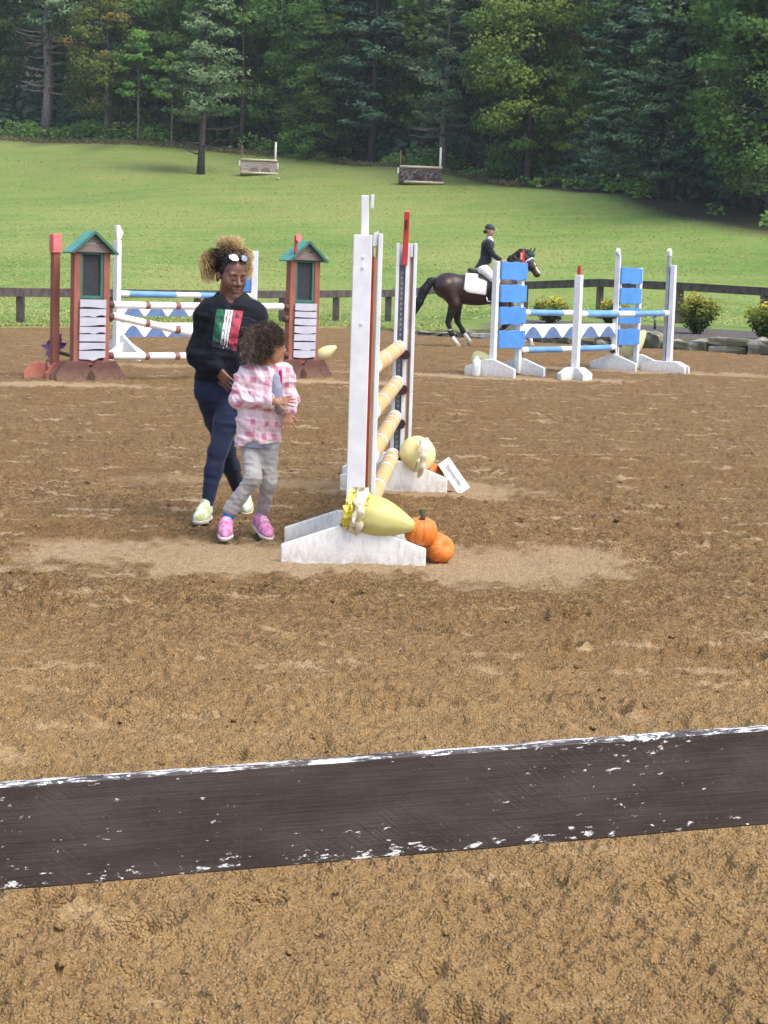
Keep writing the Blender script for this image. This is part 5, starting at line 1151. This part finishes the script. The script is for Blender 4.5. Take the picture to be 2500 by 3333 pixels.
def rootsW(n, az, el):
    a = np.radians(az[0] + (az[1] - az[0]) * rg.random(n)); e = np.radians(el[0] + (el[1] - el[0]) * rg.random(n)); q = np.stack([.080 * np.cos(e) * np.cos(a), .02 + .094 * np.cos(e) * np.sin(a), .045 + .085 * np.sin(e)], -1); return q @ Mn.T + on
P_, T_ = [], []
def tuft(n, roots, ctr, rad, bulge, amp=.008, turns=2.0, t0=0.0, t1=1.0):
    g = rg.standard_normal((n, 3)); g /= np.linalg.norm(g, axis=1)[:, None]; tip = np.array(ctr) + g * np.array(rad) * (rg.random((n, 1)) ** .4); p = curls(rg, roots, tip, 11, amp, turns, .0, np.array(bulge) + .02 * rg.standard_normal((n, 3))); P_.append(p)
    f = np.linspace(0, 1, 11)[None]; T_.append(np.clip(t0 + (t1 - t0) * f ** 1.25 + .16 * (rg.random((n, 1)) - .5), 0, 1))
tuft(900, rootsW(900, (110, 230), (25, 80)), (-.118, .02, 1.585), (.075, .07, .085), (-.05, .0, .055), .009, 2.2)
tuft(420, rootsW(420, (120, 220), (10, 60)), (-.125, .03, 1.515), (.05, .05, .05), (-.06, .0, .03), .009, 2.2)
tuft(720, rootsW(720, (60, 200), (50, 88)), (.000, .01, 1.735), (.085, .07, .050), (-.01, 0, .03), .010, 2.4)
tuft(400, rootsW(400, (40, 180), (55, 88)), (.045, .0, 1.735), (.06, .06, .045), (.0, 0, .02), .010, 2.4)
tuft(720, rootsW(720, (-20, 80), (20, 75)), (.118, .03, 1.635), (.045, .06, .065), (.03, .0, .04), .009, 2.2)
tuft(360, rootsW(360, (-10, 80), (0, 50)), (.128, .04, 1.555), (.028, .05, .06), (.04, .0, .01), .008, 2.2)
tuft(420, rootsW(420, (20, 200), (35, 85)), (.015, .0, 1.675), (.085, .07, .04), (0, -.02, .02), .010, 2.4, 0, .62)
strands('curls', np.concatenate(P_), .0014, np.concatenate(T_), HW, hairp)
# sunglasses pushed up on the head
SGB = mat('black_plastic_frame', (.012, .012, .015), None, 20, .25, spec=.6); t = NT('mirrored_lens'); t.b.inputs['Base Color'].default_value = (.42, .42, .46, 1); t.b.inputs['Metallic'].default_value = .75; t.b.inputs['Roughness'].default_value = .25; LENS = t.m
sg_ = thing('sunglasses', None, None, (0, 0, 0)); del_ = sg_; sg_.parent = woman
for q in (-1, 1):
    pts = []
    for a in np.linspace(0, 6.283, 25)[:-1]:
        x = q * .034 + .027 * math.copysign(abs(math.cos(a)) ** .75, math.cos(a)); z = .128 + .018 * math.copysign(abs(math.sin(a)) ** .8, math.sin(a)) - q * 0
        pts.append(Vector(hpW(x, -.078 + 8.0 * max(0, abs(x) - .01) ** 2 + (z - .128) * .9, z - .006)))
    MB().tube(pts + [pts[0]], .0042, 6, cap=False).build('rim', SGB, sg_, True); c = sum(pts, Vector()) / len(pts); c2 = c + (M @ Vector((0, -.004, -.003)))
    b = MB(); b.add([tuple(c2)] + [tuple(p) for p in pts], [(0, i + 1, (i + 1) % 24 + 1) for i in range(24)]); b.build('lens', LENS, sg_, True)
    MB().tube([Vector(hpW(q * .060, -.056, .122)), Vector(hpW(q * .083, -.01, .09)), Vector(hpW(q * .084, .04, .05))], .003, 6).build('temple_arm', SGB, sg_, True)
MB().tube([Vector(hpW(-.009, -.080, .127)), Vector(hpW(0, -.084, .133)), Vector(hpW(.009, -.080, .127))], .004, 6).build('bridge', SGB, sg_, True)

# ------------------------------------------------------------------ the girl
SK_L = mat('tan_skin', (.42, .215, .125), (.36, .175, .10), 22, .5, .12, 160, .001, spec=.35, sss=.08)
child = thing('person', 'girl in pink checked shirt and grey sweatpants turning her head away, hands held out', 'person', (-.75, 11.06, 0))
B = Body((-.24, -.30, -.02), (.30, .22, 1.30), .005)
hf2 = frame((.056, .0, 1.135), 122, 3, 3); hpC = head(B, hf2, .92, True)
B.cap((.055, .01, 1.08), (.045, .008, .98), .042, .046, .03)
B.cap((-.07, .0, .965), (.13, .015, .985), .045, .045, .03); B.cap((.03, 0, .93), (.01, 0, .62), .095, .095, .04, (1, .75))
AR = [(-.095, .0, .955), (-.118, -.045, .812), (.112, -.165, .822)]; AL = [(.152, .02, .985), (.190, .015, .828), (.176, -.085, .752)]
B.chain(AR, [.036, .028, .020], .015); B.chain(AL, [.036, .028, .020], .015)
hand(B, AR[2], (.95, -.12, .10), (.10, .85, -.55), -1, .74, .20, .18, .9); hand(B, AL[2], (.06, -.45, -.85), (.05, .80, -.5), 1, .72, .36, .30, 1.1)
CR = [(-.036, .0, .535), (-.012, -.10, .372), (-.158, -.03, .150)]; CLg = [(.068, .005, .535), (.072, .0, .343), (.030, .115, .135)]
B.chain(CR, [.042, .034, .024], .02); B.chain(CLg, [.042, .034, .024], .02); B.cap(CR[2], (-.163, -.11, .06), .026, .022, .01); B.cap(CLg[2], (.06, .03, .06), .026, .022, .01)
B.build('body', [SK_L], child, None, 1)
for q in (-1, 1):
    along_face([(q * .017, -.0905, .002), (q * .027, -.0955, .007), (q * .043, -.089, .002)], [.001, .002, .001], 'eyelash', LASH, child, hpC); MB().blob(hpC(q * .031, -.0855, .002), (.008, .008, .008), 10).build('eye', mat('eye', (.03, .02, .015), None, 30, .2), child, True)
    along_face([(q * .014, -.0945, .022), (q * .028, -.0945, .026), (q * .044, -.086, .022)], [.0016, .0024, .001], 'eyebrow', LASH, child, hpC)
# checked shirt
t = NT('pink_check_cloth'); b = t.b; b.inputs['Roughness'].default_value = .9; b.inputs['Specular IOR Level'].default_value = .1; b.inputs['Sheen Weight'].default_value = .2
wob = t.n('TexNoise'); O = t.coord('Object'); t.L(O, wob.inputs['Vector']); wob.inputs['Scale'].default_value = 9
vm = t.n('VectorMath', operation='SCALE'); t.L(wob.outputs['Color'], vm.inputs[0]); vm.inputs['Scale'].default_value = .05; va = t.n('VectorMath', operation='ADD'); t.L(O, va.inputs[0]); t.L(vm.outputs[0], va.inputs[1]); sp = t.sep(va.outputs[0])
uu = t.math('ADD', sp[0], t.math('MULTIPLY', sp[1], .75)); ww = t.math('ADD', sp[2], t.math('MULTIPLY', sp[0], .10))
def band(x, per, a, b_, off=0.0):
    f = t.math('FRACT', t.math('ADD', t.math('DIVIDE', x, per), off)); return t.math('MULTIPLY', t.sstep(f, a - .04, a + .04), t.math('SUBTRACT', 1.0, t.sstep(f, b_ - .04, b_ + .04)))
sx_ = band(uu, .078, .08, .50); sz_ = band(ww, .078, .10, .52); lx = band(uu, .078, .70, .80); lz = band(ww, .078, .70, .80)
c = t.mix(t.math('MULTIPLY', t.math('ADD', sx_, sz_), .36), (.74, .62, .65), (.60, .29, .37)); c = t.mix(t.math('MULTIPLY', t.math('MULTIPLY', sx_, sz_), .65), c, (.52, .12, .22)); c = t.mix(t.math('MULTIPLY', t.math('MAXIMUM', lx, lz), .30), c, (.62, .30, .38))
t.L(c, b.inputs['Base Color']); t.L(t.bump(t.noise(O, 38, 4), .35, .006), b.inputs['Normal']); CHECK = t.m
MAG = mat('magenta_trim', (.52, .02, .20), (.42, .015, .15), 12, .7); TEE = mat('grey_tee', (.32, .34, .42), (.24, .26, .33), 9, .9, .3, 40, .004); SWEAT = mat('grey_sweatpants', (.42, .40, .38), (.34, .325, .31), 12, .95, .4, 70, .004, sheen=.15)
K = Body((-.26, -.30, .50), (.30, .20, 1.06), .005)
K.cap((-.062, .0, .950), (.125, .015, .970), .062, .060, .04, (1, .92)); K.cap((.03, -.004, .93), (.012, 0, .74), .112, .118, .05, (1, .78)); K.cap((.012, 0, .74), (.005, .004, .575), .118, .128, .05, (1, .78))
K.chain([(-.086, .0, .945), (-.112, -.042, .815)], [.052, .046], .02); K.chain([(-.110, -.048, .815), (.088, -.155, .822)], [.045, .036], .02); K.cap((.06, -.142, .822), (.094, -.158, .822), .040, .042, .006)
K.chain([(.148, .02, .975), (.187, .015, .835)], [.049, .042], .02); K.chain([(.187, .010, .832), (.179, -.068, .768)], [.047, .038], .02)
K.cap((.055, -.03, 1.02), (.055, -.01, 1.06), .05, .06, .01, op='-')
for a in (-1, 1): K.cap((.055 + a * .035, -.045, .985), (.055 + a * .055, .02, 1.02), .022, .020, .012)
K.folds(.019, (13, 13, 19), 4); K.folds(.007, (30, 30, 36), 14)
K.cap((.098, -.17, 1.02), (.116, -.17, .80), .012, .026, .004, (1, 2.4), '-'); K.cap((.116, -.17, .80), (.118, -.17, .775), .025, .016, .004, (1, 1.6), '-')
K.cap((-.085, -.16, .50), (-.01, -.16, .56), .05, .035, .02, (1, 3), '-')
K.half((0, 0, .560), (.15, 0, -1), .004)
shirt = K.build('shirt', [CHECK], child)
TT = Body((-.16, -.16, .50), (.22, .16, 1.02), .006); TT.cap((.03, 0, .95), (.012, 0, .74), .096, .100, .05, (1, .78)); TT.cap((.012, 0, .74), (.005, .0, .56), .100, .108, .05, (1, .78)); TT.cap((.10, -.06, .95), (.125, -.085, .79), .03, .034, .03); TT.half((0, 0, .545), (0, 0, -1), .004); TT.folds(.008, (16, 16, 14), 8)
TT.build('grey_tee', [TEE], child)
bs = BVHTree.FromPolygons([Vector(q) for q in K.v.tolist()], K.f.tolist())
def edging(name, pts, w, m, parent):
    v = []; f = []
    for i, (x, z) in enumerate(pts):
        for dx in (-w, 0, w):
            h_ = bs.ray_cast(Vector((x + dx, -.6, z)), Vector((0, 1, 0))); y = h_[0].y if h_[0] is not None else -.08
            v.append((x + dx, max(-.16, min(y, -.07)) - .005 - (.004 if dx == 0 else 0), z))
    for i in range(len(pts) - 1):
        for q in (0, 1): f.append((i * 3 + q, (i + 1) * 3 + q, (i + 1) * 3 + q + 1, i * 3 + q + 1))
    o = from_np(name, v, f, m, parent, True); sd = o.modifiers.new('thick', 'SOLIDIFY'); sd.thickness = .004; return o
edging('magenta_edge', [(.128 + .012 * q, 1.0 - .21 * q) for q in np.linspace(0, 1, 22)], .009, MAG, shirt)
Pn = Body((-.24, -.20, .10), (.20, .20, .66), .0055)
Pn.cap((-.03, .005, .575), (.055, .005, .575), .064, .064, .04)
Pn.chain([CR[0], CR[1]], [.055, .047], .03); Pn.chain([CR[1], (-.140, -.038, .182)], [.046, .037], .02); Pn.chain([CLg[0], CLg[1]], [.055, .046], .03); Pn.chain([CLg[1], (.036, .098, .165)], [.045, .037], .02)
Pn.cap((-.138, -.038, .187), (-.141, -.038, .180), .043, .042, .02); Pn.folds(.009, (16, 16, 34), 9); Pn.folds(.005, (40, 40, 60), 19)
Pn.build('sweatpants', [SWEAT], child)
SOCK = mat('bright_blue_sock', (.02, .22, .55), (.015, .16, .42), 30, .9); PINKS = mat('pink_mesh_shoe', (.66, .27, .44), (.40, .14, .29), 46, .7, .4, 110, .003, contrast=(.46, .58), stretch=(1, 1, .6)); PSOLE = mat('white_pink_sole', (.78, .74, .74), (.70, .62, .62), 18, .6)
MB().tube([(-.152, -.03, .165), (-.164, -.055, .085)], [.033, .035], 12).build('sock', SOCK, child, True); MB().tube([(.032, .112, .15), (.014, .10, .075)], [.033, .035], 12).build('sock', SOCK, child, True)
shoe(child, (-.166, -.005), (-.166, -.190), .055, .012, .90, PINKS, PSOLE, PSOLE, ank=(-.163, -.055, .088)); shoe(child, (.000, .125), (.082, -.045), .060, .0, .90, PINKS, PSOLE, PSOLE, ank=(.016, .10, .088))
LACE = mat('pale_laces', (.86, .70, .78), None, 40, .8)
# hair
HC = hair_mat('soft_brown_hair', [(.0, (.028, .019, .015)), (.5, (.065, .043, .031)), (.8, (.16, .11, .078)), (1.0, (.30, .23, .17))])
rg = np.random.default_rng(78); o2, M2 = hf2; Mn = np.array(M2); on = np.array(o2)
c2_ = Body(on - .16, on + .16, .006); c2_.ell(hpC(0, .022, .040), np.array((.086, .100, .092)) * .93, 0, '+', Mn); c2_.ell(hpC(0, -.085, -.015), np.array((.074, .066, .085)) * .92, .02, '-', Mn); c2_.ell(hpC(0, -.06, -.12), (.09, .09, .05), .02, '-')
for q in (-1, 1): c2_.ell(hpC(q * .085, -.015, -.015), (.03, .03, .04), .02, '-')
c2_.folds(.008, (50, 50, 24), 3)
hairc = c2_.build('hair', [mat('brown_scalp_hair', (.035, .024, .019), (.06, .042, .032), 50, .7, .8, 90, .004)], child)
n = 4200; a = rg.random(n) * 6.283; e = np.arcsin(-.85 + 1.85 * rg.random(n))
q = np.stack([.078 * np.cos(e) * np.cos(a), .02 + .092 * np.cos(e) * np.sin(a), .036 + .085 * np.sin(e)], -1) * .92
front = ((q[:, 1] < -.050) & (q[:, 2] < .06)) | ((q[:, 1] < .012) & (q[:, 2] < .012)); q = q[~front]; n = len(q); rw = q @ Mn.T + on
dirl = q / np.linalg.norm(q, axis=1)[:, None]; back = np.clip(dirl[:, 1:2], 0, 1)
tipl = q + dirl * (.011 + .024 * rg.random((n, 1))) + np.array([0, .018, -.060]) * (.35 + .75 * rg.random((n, 1))) * (.5 + back) ; tip = tipl @ Mn.T + on + .016 * rg.standard_normal((n, 3))
p = curls(rg, rw, tip, 10, .008, 2.0, 0.0, (dirl @ Mn.T) * .019)
f = np.linspace(0, 1, 10)[None]; tn = np.clip(.12 + .62 * f ** 1.3 + .35 * (rg.random((n, 1)) - .5) + .25 * (tip[:, 0:1] < -.02), 0, 1)
strands('curls', p, .0015, tn, HC, hairc)
n = 260; rw = rw[rg.permutation(len(rw))[:n]]; tip = np.array([-.055, .03, 1.10]) + rg.standard_normal((n, 3)) * np.array([.035, .04, .055]); p = curls(rg, rw, tip, 10, .010, 2.0, .0, np.array([-.05, .02, .03])); strands('flyaway_curls', p, .0016, np.clip(.45 + .5 * f + .2 * (rg.random((n, 1)) - .5), 0, 1), HC, hairc)

# ------------------------------------------------------------------ horse and rider
COAT = mat('dark_bay_coat', (.042, .022, .016), (.028, .015, .012), 4, .42, spec=.4); BLK = mat('black_points', (.010, .009, .010), (.016, .014, .014), 8, .55); SOCKW = mat('white_sock', (.72, .69, .65), None, 10, .7); HOOF = mat('hoof_horn', (.35, .30, .22), (.26, .22, .16), 8, .6)
horse = thing('horse', 'dark bay horse with white socks trotting behind the blue jump standard', 'horse', (2.06, 44.2, 0))
G = Body((-1.25, -.45, -.02), (1.50, .45, 2.45), .018)
G.ell((-.12, 0, 1.32), (.74, .31, .36), .1); G.ell((-.74, 0, 1.385), (.36, .29, .31), .12); G.ell((.48, 0, 1.34), (.36, .26, .36), .12); G.ell((.30, 0, 1.58), (.26, .13, .14), .1)
G.cap((.52, 0, 1.56), (.98, -.01, 2.04), .27, .135, .08, (1, .55)); G.cap((1.03, -.02, 2.07), (1.265, -.09, 1.74), .125, .070, .05, (1, .78)); G.ell((1.09, -.03, 1.955), (.12, .085, .12), .05); G.ell((1.285, -.095, 1.715), (.075, .062, .07), .04)
def hleg(pts, rs, y, k=.04): G.chain([(px, y, pz) for px, pz in pts], rs, k)
hleg([(-.80, 1.38), (-.585, 1.0), (-.725, .57)], [.24, .13, .068], -.14, .06); hleg([(-.725, .57), (-.60, .20)], [.064, .042], -.14, .02); hleg([(-.60, .20), (-.50, .085)], [.052, .045], -.14, .02)
hleg([(-.74, 1.36), (-.53, 1.0), (-.50, .58)], [.24, .13, .068], .14, .06); hleg([(-.50, .58), (-.315, .285)], [.064, .042], .14, .02); hleg([(-.315, .285), (-.205, .15)], [.052, .045], .14, .02)
hleg([(.50, 1.2), (.52, 1.0), (.72, .66)], [.18, .11, .06], -.13, .05); hleg([(.72, .66), (.52, .44)], [.055, .040], -.13, .02); hleg([(.52, .44), (.44, .33)], [.048, .045], -.13, .02)
hleg([(.55, 1.2), (.66, 1.0), (.95, .62)], [.18, .11, .06], .13, .05); hleg([(.95, .62), (1.19, .29)], [.055, .040], .13, .02); hleg([(1.19, .29), (1.225, .17)], [.048, .045], .13, .02)
def coat(c):
    x, y, z = c.T; m = np.zeros(len(c), int); m[(z < .95) & (x > -.95)] = 1; m[(z < .75)] = 1
    s = np.array([1.03, 2.07]); e = np.array([1.265, 1.74]); d = (e - s) / np.linalg.norm(e - s); rel = np.stack([x, z], -1) - s; al = rel @ d; pe = rel @ np.array([-d[1], d[0]])
    m[(al > .00) & (al < .46) & (pe > .055) & (np.abs(y + .02 + al * .17) < .045) & (x > .98)] = 2
    m[(z < .40) & (x < 0)] = 2; m[(z < .33) & (x > 1.0)] = 2; m[(z < .36) & (z > .30) & (x < -.25)] = 2; return m
G.build('body', [COAT, BLK, SOCKW], horse, coat)
for y, px, pz, rz in ((-.14, -.47, .0, 0), (.14, -.175, .075, -.9), (-.13, .42, .245, 1.2), (.13, 1.235, .06, 0)):
    MB().lathe([(.070, .0), (.066, .01), (.050, .085), (.045, .09)], 14).build('hoof', HOOF, horse, True).matrix_basis = Matrix.Translation((px, y, pz)) @ Matrix.Rotation(rz, 4, 'Y')
for y, a, b_ in ((-.14, (-.665, .38), (-.615, .24)), (.14, (-.40, .42), (-.335, .31)), (.13, (1.03, .51), (1.16, .33)), (-.13, (.66, .595), (.55, .47))): MB().tube([(a[0], y, a[1]), (b_[0], y, b_[1])], [.066, .058], 12).build('leg_boot', BLK, horse, True)
Tl = Body((-1.62, -.2, .60), (-.85, .2, 1.65), .018); Tl.chain([(-1.0, 0, 1.52), (-1.16, 0, 1.47), (-1.30, 0, 1.26), (-1.40, 0, 1.0), (-1.49, 0, .70)], [.06, .085, .10, .085, .02], .05); Tl.folds(.03, (14, 30, 4), 2); Tl.build('tail', [BLK], horse)
Mn_ = Body((.35, -.2, 1.5), (1.3, .2, 2.4), .018); Mn_.chain([(.50, -.01, 1.80), (.70, -.01, 2.03), (.90, -.01, 2.18), (1.06, -.02, 2.22)], [.05, .075, .08, .05], .04, (1, .5)); Mn_.folds(.03, (20, 20, 8), 3); Mn_.build('mane', [BLK], horse)
ER = mat('dark_green_ear_bonnet', (.03, .065, .055), (.02, .045, .04), 20, .8); GRN = mat('bright_green_trim', (.10, .55, .30), None, 20, .7); WLE = mat('white_leather', (.80, .80, .79), (.72, .72, .72), 12, .6); BLE = mat('black_leather', (.018, .015, .016), (.03, .026, .026), 14, .4)
bn = Body((.95, -.2, 2.0), (1.35, .15, 2.42), .014)
for y, tx in ((-.075, 1.13), (.045, 1.235)): bn.cap((1.075 + (tx - 1.13) * .7, y, 2.17), (tx, y - .01, 2.315), .045, .012, .02)
bn.ell((1.12, -.03, 2.145), (.10, .085, .085), .03); bn.build('ear_bonnet', [ER], horse)
s_ = lambda al, pe, y: (1.03 + .580 * al + .815 * pe, y - .17 * al - .02, 2.07 - .815 * al + .580 * pe)
MB().tube([s_(.06, -.13, -.06), s_(.05, .0, -.115), s_(.06, .11, -.06), s_(.06, .135, .0), s_(.06, .11, .06)], .018, 8).build('browband', WLE, horse, True); MB().tube([s_(.26, -.11, -.05), s_(.26, .0, -.09), s_(.26, .095, -.04), s_(.26, .095, .04)], .014, 8).build('noseband', BLE, horse, True); MB().tube([s_(.05, -.02, -.116), s_(.34, .0, -.08)], .011, 6).build('cheek_strap', BLE, horse, True)
MB().tube([s_(.05, .13, -.03), s_(.16, .115, -.03)], .022, 6).build('green_trim', GRN, horse, True)
MB().tube([s_(.36, -.02, -.075), (.75, -.22, 1.86), (.51, -.13, 1.97)], .010, 6).build('rein', BLE, horse, True)
def drape(x0, x1, zt, zb, y, name, m, pts):
    b = MB(); n = len(pts); v = []
    for off in (0, .025): v += [(px, -math.sqrt(max(.02, .335 ** 2 * (1 - min(.95, max(0, (pz - 1.30)) / .42) ** 2))) - off, pz) for px, pz in pts]
    b.add(v, [tuple(range(n - 1, -1, -1)), tuple(range(n, 2 * n))] + [(i, (i + 1) % n, (i + 1) % n + n, i + n) for i in range(n)]); o = b.build(name, m, horse, False); return o
def slabmesh(name, m, poly, thick, parent):
    """cloth hung over the barrel: polygon in x,z laid on both flanks"""
    B2 = Body((-.6, -.48, .95), (.6, .48, 1.85), .014); B2.ell((-.12, 0, 1.32), (.74 + thick, .31 + thick, .36 + thick), .1); B2.ell((.30, 0, 1.58), (.26 + thick, .13 + thick, .14 + thick), .1); B2.ell((.48, 0, 1.34), (.36 + thick, .26 + thick, .36 + thick), .12)
    for a, b_ in zip(poly, poly[1:] + poly[:1]):
        d = (b_[0] - a[0], b_[1] - a[1]); B2.half((a[0], 0, a[1]), (d[1], 0, -d[0]), .02)
    return B2.build(name, [m], parent)
slabmesh('saddle_pad', WLE, [(-.40, 1.32), (-.30, 1.25), (.12, 1.20), (.16, 1.85), (-.34, 1.85)], .035, horse)
slabmesh('saddle', BLE, [(-.12, 1.36), (.0, 1.21), (.26, 1.18), (.36, 1.45), (.34, 1.85), (-.26, 1.85), (-.26, 1.66), (-.08, 1.60)], .058, horse)
sc = Body((-.4, -.25, 1.6), (.5, .25, 1.95), .014); sc.chain([(-.26, 0, 1.76), (-.05, 0, 1.70), (.22, 0, 1.76)], [.055, .06, .05], .03, (1, 2.2)); sc.build('saddle_seat', [BLE], horse)
MB().tube([(.17, -.36, 1.55), (.20, -.375, 1.20)], .012, 6).build('stirrup_leather', BLE, horse, True); MB().tube([(.13, -.38, 1.17), (.15, -.38, 1.07), (.28, -.38, 1.07), (.28, -.38, 1.17)], .012, 6).build('stirrup', mat('steel', (.6, .6, .6), None, 10, .3, metal=.9), horse, True)
# rider
JK = mat('navy_riding_jacket', (.014, .017, .026), (.010, .012, .018), 8, .85, sheen=.2); BR = mat('white_breeches', (.80, .80, .80), (.72, .72, .72), 9, .8); BT = mat('black_boots', (.012, .012, .014), None, 10, .35); HM = mat('charcoal_helmet', (.035, .042, .05), (.025, .03, .036), 20, .6); SKR = mat('rider_skin', (.42, .25, .18), (.38, .21, .15), 20, .5)
rider = thing('person', 'rider in dark jacket, white breeches and charcoal helmet sitting on the bay horse', 'person', (2.06, 44.2, 0))
Q = Body((-.35, -.5, 1.0), (.75, .5, 2.95), .012)
hf3 = frame((.165, 0, 2.665), 90 - 12, 8); hpR = head(Q, hf3, 1.0); Q.cap((.155, 0, 2.62), (.13, 0, 2.45), .052, .056, .03)
Q.cap((.125, -.12, 2.41), (.125, .12, 2.41), .06, .06, .04); Q.cap((.12, 0, 2.36), (.06, 0, 1.80), .12, .12, .06); RL = [(.09, .15, 1.76), (.34, .30, 1.53), (.24, .345, 1.14), (.33, .36, 1.095)]
for sgn in (-1, 1):
    Q.chain([(px, sgn * py, pz) for px, py, pz in RL], [.10, .065, .04, .035], .03); Q.chain([(.13, sgn * .16, 2.40), (.26, sgn * .20, 2.13), (.47, sgn * .11, 1.99)], [.05, .042, .03], .02); hand(Q, (.47, sgn * .11, 1.99), (.9, -sgn * .1, -.2), (0, -sgn, 0), 1, 1.0, .05, 1.0)
Q.build('body', [SKR], rider)
q = Body((-.35, -.4, 1.55), (.60, .4, 2.55), .012); q.cap((.12, -.11, 2.39), (.12, .11, 2.39), .085, .085, .04); q.cap((.13, 0, 2.34), (.10, 0, 2.02), .150, .125, .05, (1, 1.1)); q.cap((.10, 0, 2.02), (.0, 0, 1.76), .13, .17, .05, (1, 1.1))
for sgn in (-1, 1): q.chain([(.125, sgn * .165, 2.385), (.25, sgn * .205, 2.14), (.455, sgn * .115, 2.0)], [.070, .058, .042], .03)
q.half((-.25, 0, 1.78), (.35, 0, -1), .01); q.folds(.014, (9, 9, 12), 4); q.build('jacket', [JK], rider)
q = Body((-.2, -.5, 1.30), (.55, .5, 1.95), .012); q.cap((.05, -.06, 1.78), (.05, .06, 1.78), .15, .15, .04)
for sgn in (-1, 1): q.chain([(.09, sgn * .16, 1.76), (.34, sgn * .31, 1.535), (.31, sgn * .33, 1.43)], [.125, .085, .07], .03)
q.build('breeches', [BR], rider)
for sgn in (-1, 1):
    q = Body((.08, min(sgn * .25, sgn * .48), 1.02), (.48, max(sgn * .25, sgn * .48), 1.52), .010); q.chain([(.315, sgn * .325, 1.44), (.245, sgn * .35, 1.17), (.24, sgn * .352, 1.115)], [.072, .055, .05], .02); q.cap((.22, sgn * .352, 1.105), (.37, sgn * .362, 1.095), .042, .036, .03); q.build('boot', [BT], rider)
q = Body((.0, -.2, 2.6), (.40, .2, 2.9), .010); q.ell(hpR(0, .015, .068), (.094, .116, .096), 0, '+', np.array(hf3[1])); q.half(hpR(0, 0, .044), -np.array(hf3[1] @ Vector((0, .0, 1))), .006); q.cap(hpR(-.045, -.118, .052), hpR(.045, -.118, .052), .016, .016, .03); q.build('helmet', [HM], rider)
MB().tube([hpR(-.05, -.128, .050), hpR(0, -.160, .044), hpR(.05, -.128, .050)], .012, 8).build('helmet_peak', mat('pale_peak', (.55, .56, .45), None, 10, .5), rider, True)
MB().tube([hpR(-.075, .0, .03), hpR(-.055, -.045, -.10), hpR(0, -.06, -.118), hpR(.055, -.045, -.10), hpR(.075, 0, .03)], .007, 6).build('chin_strap', BT, rider, True)
q = Body((.05, -.12, 2.25), (.36, .12, 2.60), .010); q.cap((.165, 0, 2.52), (.155, 0, 2.47), .062, .068, .02); q.cap((.215, 0, 2.46), (.245, 0, 2.33), .04, .02, .02); q.build('white_stock', [BR], rider)
MB().blob(hpR(0, .10, -.03), (.05, .05, .045), 12).build('hair_bun', SCALP, rider, True)
for o_ in list(COL.objects):
    if o_.type == 'EMPTY' and o_.name.startswith('sunglasses') and 'category' in o_: del o_['category']
# laces, stripes and seams
def ribbons(parent, heel, toe, zh, zt, s, m, n=5, stripes=None):
    h = Vector((heel[0], heel[1], zh)); tt = Vector((toe[0], toe[1], zt)); d = tt - h; L = d.length; X = d.normalized(); Y = Vector((0, 0, 1)).cross(X).normalized(); Z = X.cross(Y)
    P = lambda x, y, z: h + X * (x * L) + Y * (y * s) + Z * (z * s)
    for i in range(n):
        f = .40 + .075 * i; z = .116 - .031 * (f - .35) / .27
        MB().tube([P(f, -.024, z - .0095), P(f + .01, 0, z), P(f + .03 * (1 if i % 2 else -1), .024, z - .0095)], .0042, 6).build('lace', m, parent, True)
    if stripes is not None:
        for sg in (-1, 1):
            for i in range(3): MB().tube([P(.38 + .09 * i, sg * .043, .028), P(.34 + .09 * i, sg * .037, .066)], .0045, 6).build('side_stripe', stripes, parent, True)
WLACE = mat('white_laces', (.78, .78, .74), None, 40, .8); LIME = mat('lime_stripe', (.45, .55, .12), None, 40, .7); PWH = mat('pale_pink_stripe', (.80, .62, .70), None, 40, .7)
ribbons(woman, (-.084, -.145), (-.125, -.335), .012, .0, 1.02, WLACE, 5, LIME); ribbons(child, (-.166, -.005), (-.166, -.190), .055, .012, .90, LACE, 5, PWH); ribbons(child, (.000, .125), (.082, -.045), .060, .0, .90, LACE, 5, PWH)

# ------------------------------------------------------------------ thin damp air between the arena and the wood
hz = bpy.data.materials.new('damp_air'); hz.use_nodes = True; t_ = hz.node_tree; t_.nodes.remove(t_.nodes['Principled BSDF'])
pv = t_.nodes.new('ShaderNodeVolumePrincipled'); pv.inputs['Color'].default_value = (.86, .93, 1, 1); pv.inputs['Density'].default_value = .00026; pv.inputs['Anisotropy'].default_value = .2
t_.links.new(pv.outputs[0], t_.nodes['Material Output'].inputs['Volume'])
hb = MB().box(-320, 320, -90, 440, -1.5, 95).build('haze', hz); tag(hb, kind='stuff'); hb.display_type = 'WIRE'
